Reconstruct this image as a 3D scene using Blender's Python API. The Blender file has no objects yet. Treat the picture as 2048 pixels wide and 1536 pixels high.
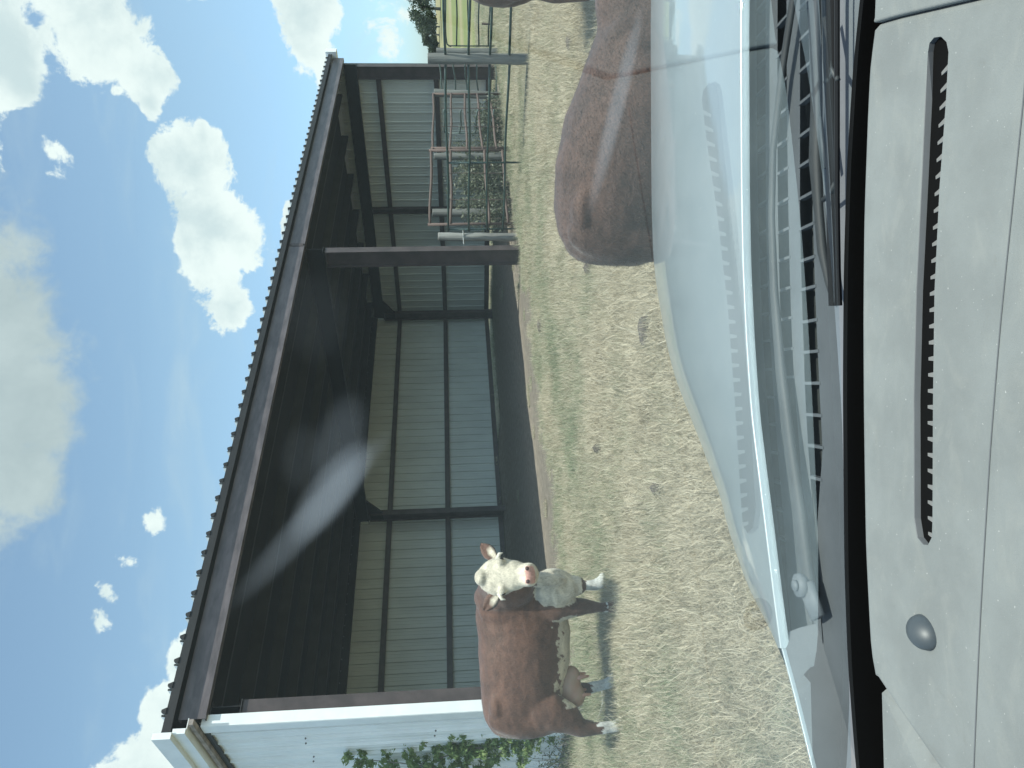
import bpy, bmesh, math, random
import numpy as np
from mathutils import Vector, Matrix, noise as mnoise
random.seed(7); rng = np.random.default_rng(7)
S = bpy.context.scene
# ------------------------------------------------------------------ camera
H = 1.4; TH = 0.0713; RO = 0.0268; FPX = 1541.8          # the photo is turned a quarter: its left edge is up
_R0 = Vector((1, 0, 0)); _F = Vector((0, math.cos(TH), -math.sin(TH))); _D0 = Vector((0, -math.sin(TH), -math.cos(TH)))
_R = _R0*math.cos(RO) + _D0*math.sin(RO); _D = -_R0*math.sin(RO) + _D0*math.cos(RO)
cd = bpy.data.cameras.new("camera"); cam = bpy.data.objects.new("camera", cd); S.collection.objects.link(cam)
cam.matrix_world = Matrix(((_D.x, _R.x, -_F.x, 0), (_D.y, _R.y, -_F.y, 0), (_D.z, _R.z, -_F.z, H), (0, 0, 0, 1)))
cd.sensor_fit = 'HORIZONTAL'; cd.sensor_width = 36; cd.lens = 36*FPX/2048; cd.clip_start = 0.02; cd.clip_end = 3000
S.camera = cam
def ray(U, V):                                             # U to the right, V down, in the upright picture (1536 x 2048)
    return _F + _R*((U-768)/FPX) + _D*((V-1024)/FPX)
def onz(U, V, z=0.0):
    r = ray(U, V); k = (z-H)/r.z; return Vector((r.x*k, r.y*k, z))
def aty(U, V, y):
    r = ray(U, V); k = y/r.y; return Vector((r.x*k, y, H+r.z*k))
def proj(P):
    q = Vector(P)-Vector((0, 0, H)); d = q.dot(_F)
    if d <= 0.01: return (-9999, -9999)
    return (768+FPX*q.dot(_R)/d, 1024+FPX*q.dot(_D)/d)
# ------------------------------------------------------------------ light and exposure
SUN_EL = math.radians(67); SUN_DIR = Vector((0.73, -0.68, 0)).normalized()   # high sun, behind and to the right
S.view_settings.view_transform = 'Standard'; S.view_settings.look = 'None'; S.view_settings.exposure = 0.64; S.view_settings.gamma = 1
sd = bpy.data.lights.new("sun", 'SUN'); sd.energy = 3.6; sd.angle = math.radians(0.6); sd.color = (1, .96, .88)
sun = bpy.data.objects.new("sun", sd); S.collection.objects.link(sun)
sv = Vector((SUN_DIR.x*math.cos(SUN_EL), SUN_DIR.y*math.cos(SUN_EL), math.sin(SUN_EL)))
sun.rotation_euler = sv.to_track_quat('Z', 'Y').to_euler()
# ------------------------------------------------------------------ node helper
class NT:
    def __init__(s, tree): s.t = tree; s.n = tree.nodes; s.l = tree.links; s.n.clear()
    def node(s, typ, **kw):
        n = s.n.new(typ)
        for k, v in kw.items():
            if k.startswith('i_'):
                key = k[2:].replace('_', ' '); n.inputs[key].default_value = v
            else: setattr(n, k, v)
        return n
    def link(s, a, b): s.l.new(a, b); return b
    def setv(s, inp, v):
        if hasattr(v, 'links') or isinstance(v, bpy.types.NodeSocket): s.l.new(v, inp)
        else: inp.default_value = v
    def math(s, op, a, b=None, c=None, clamp=False):
        n = s.n.new('ShaderNodeMath'); n.operation = op; n.use_clamp = clamp
        s.setv(n.inputs[0], a)
        if b is not None: s.setv(n.inputs[1], b)
        if c is not None: s.setv(n.inputs[2], c)
        return n.outputs[0]
    def mix(s, f, a, b):
        n = s.n.new('ShaderNodeMix'); n.data_type = 'RGBA'
        s.setv(n.inputs[0], f)
        for k, v in ((6, a), (7, b)):
            if isinstance(v, tuple) and len(v) == 3: v = (*v, 1)
            s.setv(n.inputs[k], v)
        return n.outputs[2]
    def ss(s, x, lo, hi):
        n = s.n.new('ShaderNodeMapRange'); n.interpolation_type = 'SMOOTHSTEP'
        s.setv(n.inputs[0], x); n.inputs[1].default_value = lo; n.inputs[2].default_value = hi
        return n.outputs[0]
    def noise(s, vec, scale, detail=4, rough=.55, dist=0, out=0):
        n = s.n.new('ShaderNodeTexNoise'); n.inputs['Scale'].default_value = scale; n.inputs['Detail'].default_value = detail
        n.inputs['Roughness'].default_value = rough; n.inputs['Distortion'].default_value = dist
        if vec is not None: s.l.new(vec, n.inputs['Vector'])
        return n.outputs[out]
    def mapping(s, vec, scale=(1, 1, 1), rot=(0, 0, 0), loc=(0, 0, 0)):
        n = s.n.new('ShaderNodeMapping'); n.inputs['Scale'].default_value = scale; n.inputs['Rotation'].default_value = rot; n.inputs['Location'].default_value = loc
        s.l.new(vec, n.inputs['Vector']); return n.outputs[0]
# ------------------------------------------------------------------ world: Nishita sky and broken cumulus, all by direction
w = bpy.data.worlds.new("World"); S.world = w; w.use_nodes = True
N = NT(w.node_tree)
sky = N.node('ShaderNodeTexSky', sky_type='NISHITA', sun_disc=False, sun_elevation=SUN_EL, air_density=1.0, dust_density=1.0, ozone_density=1.3)
sky.sun_rotation = math.atan2(SUN_DIR.x, SUN_DIR.y)
tc = N.node('ShaderNodeTexCoord'); dirv = tc.outputs['Generated']
sx = N.node('ShaderNodeSeparateXYZ'); N.link(dirv, sx.inputs[0])
az = N.math('ARCTAN2', sx.outputs[0], sx.outputs[1]); el = N.math('ARCSINE', sx.outputs[2])
def dirang(x, y):                                          # photo pixel -> azimuth, elevation
    r = ray(1536-y, x).normalized(); return math.atan2(r.x, r.y), math.asin(r.z)
def blob(x, y, ax, ay, rot=0, gain=1.0):                   # ax across the photo's x (up), ay across its y (sideways)
    a0, e0 = dirang(x, y); ra, re = ay/FPX, ax/FPX
    da = N.math('MULTIPLY', N.math('SUBTRACT', az, a0), math.cos(e0)); de = N.math('SUBTRACT', el, e0)
    c, s_ = math.cos(rot), math.sin(rot)
    p = N.math('MULTIPLY_ADD', da, c/ra, N.math('MULTIPLY', de, s_/ra)); q = N.math('MULTIPLY_ADD', da, -s_/re, N.math('MULTIPLY', de, c/re))
    d = N.math('SQRT', N.math('ADD', N.math('MULTIPLY', p, p), N.math('MULTIPLY', q, q)))
    return N.math('MULTIPLY', N.math('SUBTRACT', 1.0, d), gain)
def field(bl):
    f = blob(*bl[0])
    for b in bl[1:]: f = N.math('SMOOTH_MAX', f, blob(*b), .15)
    return f
white = [(390, 330, 70, 80), (430, 430, 85, 120), (420, 520, 70, 90), (455, 610, 42, 70), (404, 268, 18, 28),
         (0, 70, 62, 100), (40, 160, 24, 38), (170, 30, 90, 70), (215, 85, 95, 80), (285, 150, 60, 60), (300, 205, 22, 32), (236, 180, 16, 16, 0, .6),
         (625, 60, 55, 100), (650, 150, 25, 40), (585, 450, 20, 55), (100, 300, 20, 26, .5, .30), (302, 1045, 22, 32, 0, .36), (264, 1128, 24, 30, 0, .45),
         (212, 1178, 12, 30, .5, .26), (198, 1245, 18, 22, 0, .34), (370, 1330, 30, 65), (340, 1460, 50, 90), (330, 1560, 110, 90), (780, 70, 40, 70, 0, .35),
         (700, 1700, 130, 200), (330, -260, 160, 170), (560, -420, 60, 240), (150, 1900, 130, 160), (-260, 200, 150, 240), (-500, 900, 200, 260)]
grey = [(-30, 620, 90, 150), (10, 800, 110, 165), (-5, 950, 100, 135), (-60, 700, 150, 300)]
nz = N.noise(dirv, 19, 12, .66, .25); nz2 = N.noise(dirv, 7, 5, .55, .3)
bump_ = N.math('MULTIPLY_ADD', N.math('SUBTRACT', nz, .5), 1.9, N.math('MULTIPLY', N.math('SUBTRACT', nz2, .5), .9))
rear_fill = N.math('MULTIPLY', N.ss(N.math('MULTIPLY', sx.outputs[1], -1.0), .0, .35), 1.6)  # unseen bright clouds behind the camera, added as fill for the barn
fw = N.math('ADD', N.math('ADD', field(white), bump_), rear_fill); mw = N.ss(fw, .0, .20)
fg = N.math('ADD', field(grey), N.math('MULTIPLY', bump_, .8)); mg = N.ss(fg, -.10, .45)
shade = N.noise(N.mapping(dirv, loc=(.1, .05, .04)), 11, 7, .6, .2)
wc = N.mix(N.ss(N.math('MULTIPLY_ADD', fw, .16, shade), .42, .82), (.64, .68, .67), (.45, .52, .54))
gc = N.mix(N.ss(shade, .35, .7), (.40, .45, .455), (.335, .385, .395))
skyc = N.node('ShaderNodeMix', data_type='RGBA', blend_type='MULTIPLY'); skyc.inputs[0].default_value = 1
N.link(sky.outputs[0], skyc.inputs[6]); N.link(N.mix(N.ss(el, .0, .34), (.100, .122, .150), (.152, .150, .130)), skyc.inputs[7])
cir = N.math('MULTIPLY', N.ss(N.noise(N.mapping(dirv, (2.0, 5, 9), (0, .5, .6)), 2.2, 6, .55, .6), .52, .85), .35)
base = N.mix(cir, skyc.outputs[2], (.40, .48, .52))
c1 = N.mix(N.math('MULTIPLY', mg, .93), base, gc); c2 = N.mix(mw, c1, wc)
up = N.ss(el, -.02, .03); c3 = N.mix(up, base, c2)
bg = N.node('ShaderNodeBackground'); N.link(c3, bg.inputs[0]); bg.inputs[1].default_value = 1.0
wo = N.node('ShaderNodeOutputWorld'); N.link(bg.outputs[0], wo.inputs[0])
try: w.cycles.sampling_method = 'MANUAL'; w.cycles.sample_map_resolution = 512
except Exception: pass
# ------------------------------------------------------------------ materials
def mat(name, col, rough=.6, var=.15, scale=6, bump=0, bscale=60, metal=0, coat=0, stretch=(1, 1, 1), col2=None, spec=.5, space='Object'):
    m = bpy.data.materials.new(name); m.use_nodes = True; n = NT(m.node_tree)
    o = n.node('ShaderNodeOutputMaterial'); b = n.node('ShaderNodeBsdfPrincipled'); n.link(b.outputs[0], o.inputs[0])
    b.inputs['Roughness'].default_value = rough; b.inputs['Metallic'].default_value = metal; b.inputs['Coat Weight'].default_value = coat
    b.inputs['Coat Roughness'].default_value = .04; b.inputs['Specular IOR Level'].default_value = spec
    t = n.node('ShaderNodeTexCoord'); v = n.mapping(t.outputs[space], stretch)
    f = n.ss(n.noise(v, scale, 6, .6), .3, .7)
    c2_ = col2 if col2 else tuple(x*(1-var) for x in col)
    c1_ = col if col2 else tuple(min(1, x*(1+var)) for x in col)
    n.link(n.mix(f, c1_, c2_), b.inputs['Base Color'])
    if bump:
        bn = n.node('ShaderNodeBump'); bn.inputs['Strength'].default_value = bump; bn.inputs['Distance'].default_value = .01
        n.link(n.noise(v, bscale, 5, .6), bn.inputs['Height']); n.link(bn.outputs[0], b.inputs['Normal'])
    m['nt'] = 0
    return m
M = {}
M['brown'] = mat('brown_steel', (.072, .055, .053), .5, .25, 3, .1, 30)
M['beam'] = mat('eave_steel', (.115, .095, .098), .42, .3, 2.5, .1, 30, stretch=(1, 1, 4))
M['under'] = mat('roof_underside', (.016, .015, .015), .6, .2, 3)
M['purlin'] = mat('purlin_steel', (.030, .030, .030), .5, .2, 3)
M['panel'] = mat('painted_panel', (.74, .76, .69), .45, .07, 1.5, .05, 8, stretch=(1, 1, .4))
M['panelw'] = mat('white_panel', (.90, .92, .915), .4, .05, 1.5, .05, 8)
M['trimw'] = mat('white_trim', (.86, .88, .87), .4, .06, 3)
M['strip'] = mat('aged_strip', (.33, .28, .25), .6, .4, 9)
M['roof'] = mat('roof_metal', (.60, .63, .62), .4, .06, 2)
M['green'] = mat('green_pipe', (.030, .062, .055), .45, .35, 20)
M['gray_green'] = mat('faded_green_pipe', (.12, .17, .16), .5, .3, 15)
M['rust'] = mat('rusty_pipe', (.13, .092, .077), .8, .4, 14, .3, 60, col2=(.12, .085, .075))
M['wood'] = mat('weathered_wood', (.25, .255, .235), .9, .3, 9, .8, 20, stretch=(1, 1, .12), col2=(.12, .125, .115))
M['woodl'] = mat('pale_weathered_wood', (.42, .42, .39), .9, .3, 9, .8, 20, stretch=(1, 1, .12), col2=(.18, .175, .16))
M['galv'] = mat('galvanised_metal', (.45, .47, .46), .4, .2, 8, metal=.6)
M['bark'] = mat('bark', (.20, .185, .16), .9, .3, 12, .6, 40)
M['black'] = mat('black_plastic', (.012, .012, .013), .6, .1, 5)
M['blackfrit'] = mat('black_frit', (.004, .004, .004), .9, .1, 5, spec=0.1)
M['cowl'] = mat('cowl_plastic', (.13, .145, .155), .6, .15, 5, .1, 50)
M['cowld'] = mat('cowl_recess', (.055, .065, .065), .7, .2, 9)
M['wiper'] = mat('wiper_arm', (.05, .056, .058), .6, .2, 10)
M['dash'] = mat('dash_plastic', (.195, .208, .203), .8, .10, 9, .22, 700)
M['dashd'] = mat('dash_vent_plastic', (.12, .125, .13), .6, .06, 20)
M['fin'] = mat('vent_fin', (.20, .195, .185), .6, .06, 20)
M['dome'] = mat('sensor_dome', (.06, .072, .08), .45, .1, 20)
M['liner'] = mat('headliner', (.32, .31, .29), .9, .05, 30)
M['hose'] = mat('pale_hose', (.5, .52, .5), .5, .1, 10)
M['udder'] = mat('udder_skin', (.36, .27, .20), .6, .15, 14, .1, 80, col2=(.40, .25, .19))
M['teat'] = mat('teat_skin', (.42, .24, .18), .55, .15, 20)
M['eye'] = mat('eye', (.012, .008, .006), .12, .1, 10)
M['nostril'] = mat('nostril', (.08, .035, .03), .5, .1, 10)
M['horn'] = mat('horn', (.62, .58, .48), .5, .15, 20)
M['rock'] = mat('clod', (.10, .085, .07), .9, .3, 12, .5, 30)
def dust_specks(m):                                       # dust flecks and dull smears on the dashboard
    n = NT.__new__(NT); n.t = m.node_tree; n.n = m.node_tree.nodes; n.l = m.node_tree.links
    b = [q for q in n.n if q.type == 'BSDF_PRINCIPLED'][0]; src = b.inputs['Base Color'].links[0].from_socket
    t = n.node('ShaderNodeTexCoord'); v = t.outputs['Object']
    fl = n.math('MULTIPLY', n.ss(n.noise(v, 230, 2, .5), .70, .76), .55); sm = n.math('MULTIPLY', n.ss(n.noise(n.mapping(v, (1, 2.2, 1), (0, 0, .5)), 9, 6, .65, 1.5), .48, .72), .22)
    dk = n.math('MULTIPLY', n.ss(n.noise(n.mapping(v, (1, 1, 1), loc=(3, 1, 0)), 14, 6, .7, .8), .58, .74), .30)
    c = n.mix(sm, src, (.30, .30, .27)); c = n.mix(dk, c, (.13, .125, .11)); c = n.mix(fl, c, (.48, .48, .45)); n.link(c, b.inputs['Base Color'])
dust_specks(M['dash'])
# car paint: pale silver with dust and fine scratches
def paint():
    m = bpy.data.materials.new('silver_paint'); m.use_nodes = True; n = NT(m.node_tree)
    o = n.node('ShaderNodeOutputMaterial'); b = n.node('ShaderNodeBsdfPrincipled'); n.link(b.outputs[0], o.inputs[0])
    t = n.node('ShaderNodeTexCoord'); v = t.outputs['Object']
    dust = n.ss(n.noise(n.mapping(v, (3, 1.4, 2)), 3, 3, .5, .2), .2, .9)
    chips = n.ss(n.noise(v, 90, 2, .5), .755, .79)
    c = n.mix(n.math('MULTIPLY', dust, .5), (.36, .42, .44), (.41, .45, .46)); c = n.mix(chips, c, (.75, .77, .77))
    n.link(c, b.inputs['Base Color'])
    n.link(n.math('MULTIPLY_ADD', dust, .10, .34), b.inputs['Roughness'])
    b.inputs['Metallic'].default_value = .25; b.inputs['Coat Weight'].default_value = .8
    n.link(n.math('MULTIPLY_ADD', dust, .03, .02), b.inputs['Coat Roughness'])
    bp = n.node('ShaderNodeBump'); bp.inputs['Strength'].default_value = .012; bp.inputs['Distance'].default_value = .01
    n.link(n.noise(n.mapping(v, (1, 9, 1)), 3, 5, .6), bp.inputs['Height']); n.link(bp.outputs[0], b.inputs['Coat Normal'])
    return m
M['paint'] = paint()
def glass():
    m = bpy.data.materials.new('windshield_glass'); m.use_nodes = True; n = NT(m.node_tree)
    o = n.node('ShaderNodeOutputMaterial')
    tr = n.node('ShaderNodeBsdfTransparent'); tr.inputs[0].default_value = (.90, .97, .955, 1)
    gl = n.node('ShaderNodeBsdfGlossy'); gl.inputs['Roughness'].default_value = 0.012; gl.inputs[0].default_value = (.80, .93, 1.0, 1)
    fr = n.node('ShaderNodeFresnel'); fr.inputs[0].default_value = 1.42
    mx = n.node('ShaderNodeMixShader'); n.link(n.math('MULTIPLY', fr.outputs[0], .80), mx.inputs[0]); n.link(tr.outputs[0], mx.inputs[1]); n.link(gl.outputs[0], mx.inputs[2])
    t = n.node('ShaderNodeTexCoord'); v = t.outputs['Object']
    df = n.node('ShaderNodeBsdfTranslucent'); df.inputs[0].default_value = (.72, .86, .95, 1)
    film = n.math('MULTIPLY', n.noise(v, 3, 4, .5), .006)
    def refl_streak(cx, cy, ang, lx, ly, amp):
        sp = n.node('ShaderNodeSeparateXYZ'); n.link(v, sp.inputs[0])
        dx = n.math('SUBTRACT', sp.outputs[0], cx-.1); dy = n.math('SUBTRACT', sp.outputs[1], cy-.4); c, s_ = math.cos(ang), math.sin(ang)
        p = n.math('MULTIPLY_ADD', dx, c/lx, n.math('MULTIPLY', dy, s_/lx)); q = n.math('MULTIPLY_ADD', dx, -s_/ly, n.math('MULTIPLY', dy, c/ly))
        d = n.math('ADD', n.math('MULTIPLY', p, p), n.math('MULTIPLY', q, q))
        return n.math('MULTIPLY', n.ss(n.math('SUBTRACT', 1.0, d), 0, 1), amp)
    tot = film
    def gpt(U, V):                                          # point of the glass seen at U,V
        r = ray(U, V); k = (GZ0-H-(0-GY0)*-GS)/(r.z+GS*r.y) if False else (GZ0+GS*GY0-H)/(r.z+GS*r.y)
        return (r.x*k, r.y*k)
    for (U1, V1, U2, V2, wd, amp) in REFL_STREAKS:
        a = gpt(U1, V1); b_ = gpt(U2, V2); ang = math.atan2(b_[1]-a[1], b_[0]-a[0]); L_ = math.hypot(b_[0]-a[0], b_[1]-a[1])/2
        tot = n.math('ADD', tot, refl_streak((a[0]+b_[0])/2, (a[1]+b_[1])/2, ang, L_, wd, amp))
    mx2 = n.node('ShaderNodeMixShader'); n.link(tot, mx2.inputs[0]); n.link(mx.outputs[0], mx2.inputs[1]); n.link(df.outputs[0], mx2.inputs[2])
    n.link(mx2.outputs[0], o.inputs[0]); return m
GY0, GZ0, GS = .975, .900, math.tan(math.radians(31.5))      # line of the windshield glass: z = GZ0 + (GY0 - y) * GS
REFL_STREAKS = [(300, 440, 680, 790, .0035, .055), (440, 570, 660, 750, .0050, .085), (540, 640, 760, 720, .006, .030), (800, 600, 1000, 660, .008, .008), (1536, 1290, 1080, 1170, .006, .08), (540, 600, 700, 610, .005, .012), (1290, 300, 1100, 420, .01, .0)]  # blurry cabin reflections painted into the glass as pale translucent streaks
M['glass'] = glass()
# ------------------------------------------------------------------ object helpers
C = S.collection
def obj(name, me, m=None, parent=None, loc=None, smooth=False):
    if isinstance(me, bmesh.types.BMesh):
        b = me; me = bpy.data.meshes.new(name); b.to_mesh(me); b.free()
    o = bpy.data.objects.new(name, me); C.objects.link(o)
    if m: me.materials.append(m)
    if parent: o.parent = parent
    if loc is not None: o.location = loc
    if smooth:
        me.polygons.foreach_set('use_smooth', [True]*len(me.polygons))
    return o
def tag(o, label=None, cat=None, group=None, kind=None):
    if label: o['label'] = label
    if cat: o['category'] = cat
    if group: o['group'] = group
    if kind: o['kind'] = kind
    return o
def empty(name, loc, label, cat, group=None, rz=0):
    o = bpy.data.objects.new(name, None); C.objects.link(o); o.location = loc; o.rotation_euler = (0, 0, rz); o.empty_display_size = .2
    return tag(o, label, cat, group)
def BM(): return bmesh.new()
def box(b, c, d, mtx=None):
    r = bmesh.ops.create_cube(b, size=1)
    for v in r['verts']:
        v.co = Vector((v.co.x*d[0], v.co.y*d[1], v.co.z*d[2])) + Vector(c)
        if mtx is not None: v.co = mtx @ v.co
    return r['verts']
def loft(b, rings, closed=True, cap=True):
    prev = None; first = None
    for r in rings:
        vs = [b.verts.new(p) for p in r]
        if prev:
            n = len(vs)
            for i in range(n if closed else n-1):
                j = (i+1) % n; b.faces.new((prev[i], prev[j], vs[j], vs[i]))
        else: first = vs
        prev = vs
    if cap and closed:
        b.faces.new(first[::-1]); b.faces.new(prev)
def tube(b, pts, rad, seg=8, up=None, cap=True):
    """pts list of Vector; rad number or list of r or (ra, rb); rb is along 'up'"""
    pts = [Vector(p) for p in pts]; n = len(pts); rings = []
    nrm = None
    for i, p in enumerate(pts):
        t = (pts[min(i+1, n-1)]-pts[max(i-1, 0)]); t = t.normalized() if t.length > 1e-9 else Vector((0, 0, 1))
        if up is not None: ref = Vector(up)
        else: ref = Vector((0, 0, 1)) if abs(t.z) < .9 else Vector((1, 0, 0))
        if nrm is None or up is not None: nrm = (ref-t*ref.dot(t)).normalized()
        else: nrm = (nrm-t*nrm.dot(t)).normalized()
        bn = t.cross(nrm)
        r = rad[i] if isinstance(rad, (list, tuple)) and len(rad) == n else rad
        ra, rb = r if isinstance(r, (list, tuple)) else (r, r)
        rings.append([p+bn*(ra*math.cos(2*math.pi*k/seg))+nrm*(rb*math.sin(2*math.pi*k/seg)) for k in range(seg)])
    loft(b, rings, True, cap)
def ellip(b, c, r, mtx=None, seg=16):
    q = bmesh.ops.create_uvsphere(b, u_segments=seg, v_segments=max(6, seg//2+2), radius=1)
    for v in q['verts']:
        p = Vector((v.co.x*r[0], v.co.y*r[1], v.co.z*r[2]))
        if mtx is not None: p = mtx @ p
        v.co = p+Vector(c)
def strip_mesh(b, A, B):
    a = [b.verts.new(p) for p in A]; c = [b.verts.new(p) for p in B]
    for i in range(len(a)-1): b.faces.new((a[i], a[i+1], c[i+1], c[i]))
def thick(o, t, off=0):
    md = o.modifiers.new('thick', 'SOLIDIFY'); md.thickness = t; md.offset = off; return o
# ------------------------------------------------------------------ barn frame
PHI = 0.7874; O = Vector((-3.825, 9.344, 0)); BU = Vector((math.cos(PHI), math.sin(PHI), 0)); BV = Vector((-math.sin(PHI), math.cos(PHI), 0)); BZ = Vector((0, 0, 1))
L, LC, D_ = 18.72, 9.44, 9.5
def W(s, t, z=0): return O+BU*s+BV*t+BZ*z
def wst(x, y):
    q = Vector((x, y, 0))-O; return q.dot(BU), q.dot(BV)
# ------------------------------------------------------------------ ground
def terrain(x, y):
    d = math.hypot(x, y); k = min(1, max(0, (d-42)/110)); z = 3.2*k + (0 if d < 150 else 0)
    if d > 150: z = 3.2+.2*math.sin(d*.01)
    n = mnoise.noise(Vector((x*.5, y*.5, 0)))*.035 + mnoise.noise(Vector((x*2.1, y*2.1, 3)))*.014
    s, t = wst(x, y)
    if -1 < s < 13.5 and D_-.9 < t < D_+1.6: z += .21*min(1, (13.5-s)/1.5)*max(0, 1-abs(t-D_-.35)/1.25)
    return z + n
def ground():
    b = BM(); xs = []
    def axis(lo, hi, fine_lo, fine_hi, st):
        a = list(np.arange(fine_lo, fine_hi+st, st)); v = fine_hi; k = st
        while v < hi: k *= 1.22; v += k; a.append(min(v, hi))
        v = fine_lo; k = st
        while v > lo: k *= 1.22; v -= k; a.insert(0, max(v, lo))
        return a
    xs = axis(-600, 600, -8, 14, .3); ys = axis(-60, 900, 0, 34, .3)
    g = [[b.verts.new((x, y, terrain(x, y))) for x in xs] for y in ys]
    for j in range(len(ys)-1):
        for i in range(len(xs)-1): b.faces.new((g[j][i], g[j][i+1], g[j+1][i+1], g[j+1][i]))
    m = bpy.data.materials.new('pasture_soil'); m.use_nodes = True; n = NT(m.node_tree)
    o = n.node('ShaderNodeOutputMaterial'); bs = n.node('ShaderNodeBsdfPrincipled'); n.link(bs.outputs[0], o.inputs[0]); bs.inputs['Roughness'].default_value = .95; bs.inputs['Specular IOR Level'].default_value = .1
    geo = n.node('ShaderNodeNewGeometry'); pos = geo.outputs['Position']
    sp = n.node('ShaderNodeSeparateXYZ'); n.link(pos, sp.inputs[0])
    s_ = n.math('MULTIPLY_ADD', n.math('SUBTRACT', sp.outputs[0], O.x), BU.x, n.math('MULTIPLY', n.math('SUBTRACT', sp.outputs[1], O.y), BU.y))
    t_ = n.math('MULTIPLY_ADD', n.math('SUBTRACT', sp.outputs[0], O.x), BV.x, n.math('MULTIPLY', n.math('SUBTRACT', sp.outputs[1], O.y), BV.y))
    n1 = n.noise(pos, 1.1, 6, .6); n2 = n.noise(pos, 7, 8, .7); n3 = n.noise(pos, 45, 4, .6)
    straw = n.mix(n.ss(n2, .3, .7), (.24, .20, .14), (.11, .095, .068)); grn = n.mix(n.ss(n3, .3, .7), (.08, .09, .045), (.045, .055, .03))
    near = n.mix(n.ss(n1, .45, .62), straw, grn)
    dirt = n.mix(n.ss(n2, .3, .7), (.25, .22, .185), (.145, .128, .105)); dirt = n.mix(n.ss(t_, .6, 2.6), dirt, n.mix(n.ss(n2, .3, .7), (.40, .34, .27), (.25, .21, .17))); dirt = n.mix(n.ss(n3, .55, .75), dirt, (.27, .25, .21))  # dirt painted lighter deeper inside the barn to lift its shaded floor
    tt = n.math('ADD', t_, n.math('MULTIPLY', n.math('SUBTRACT', n2, .5), 2.4))
    ins = n.math('MULTIPLY', n.ss(tt, -.75, -.2), n.math('SUBTRACT', 1.0, n.ss(t_, 9.3, 9.6)))
    ins = n.math('MULTIPLY', ins, n.math('MULTIPLY', n.ss(s_, -1.2, -.3), n.math('SUBTRACT', 1.0, n.ss(n.math('ADD', s_, n1), 18.9, 19.6))))
    c = n.mix(ins, near, dirt)
    # far field in bands of green and straw
    dist = n.node('ShaderNodeVectorMath', operation='LENGTH'); n.link(pos, dist.inputs[0])
    fb = n.noise(n.mapping(pos, (.012, .055, .1), (0, 0, .12)), 1.6, 5, .6, .4)
    farc = n.mix(n.ss(fb, .40, .60), (.19, .22, .09), (.30, .27, .16))
    farc = n.mix(n.math('MULTIPLY', n.ss(n2, .4, .7), .3), farc, (.16, .17, .07))
    c = n.mix(n.ss(dist.outputs['Value'], 24, 34), c, farc)
    n.link(c, bs.inputs['Base Color'])
    bp = n.node('ShaderNodeBump'); bp.inputs['Strength'].default_value = .8; bp.inputs['Distance'].default_value = .04
    n.link(n.math('ADD', n2, n3), bp.inputs['Height']); n.link(bp.outputs[0], bs.inputs['Normal'])
    o = obj('ground', b, m, smooth=True); tag(o, kind='structure')
ground()
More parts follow.
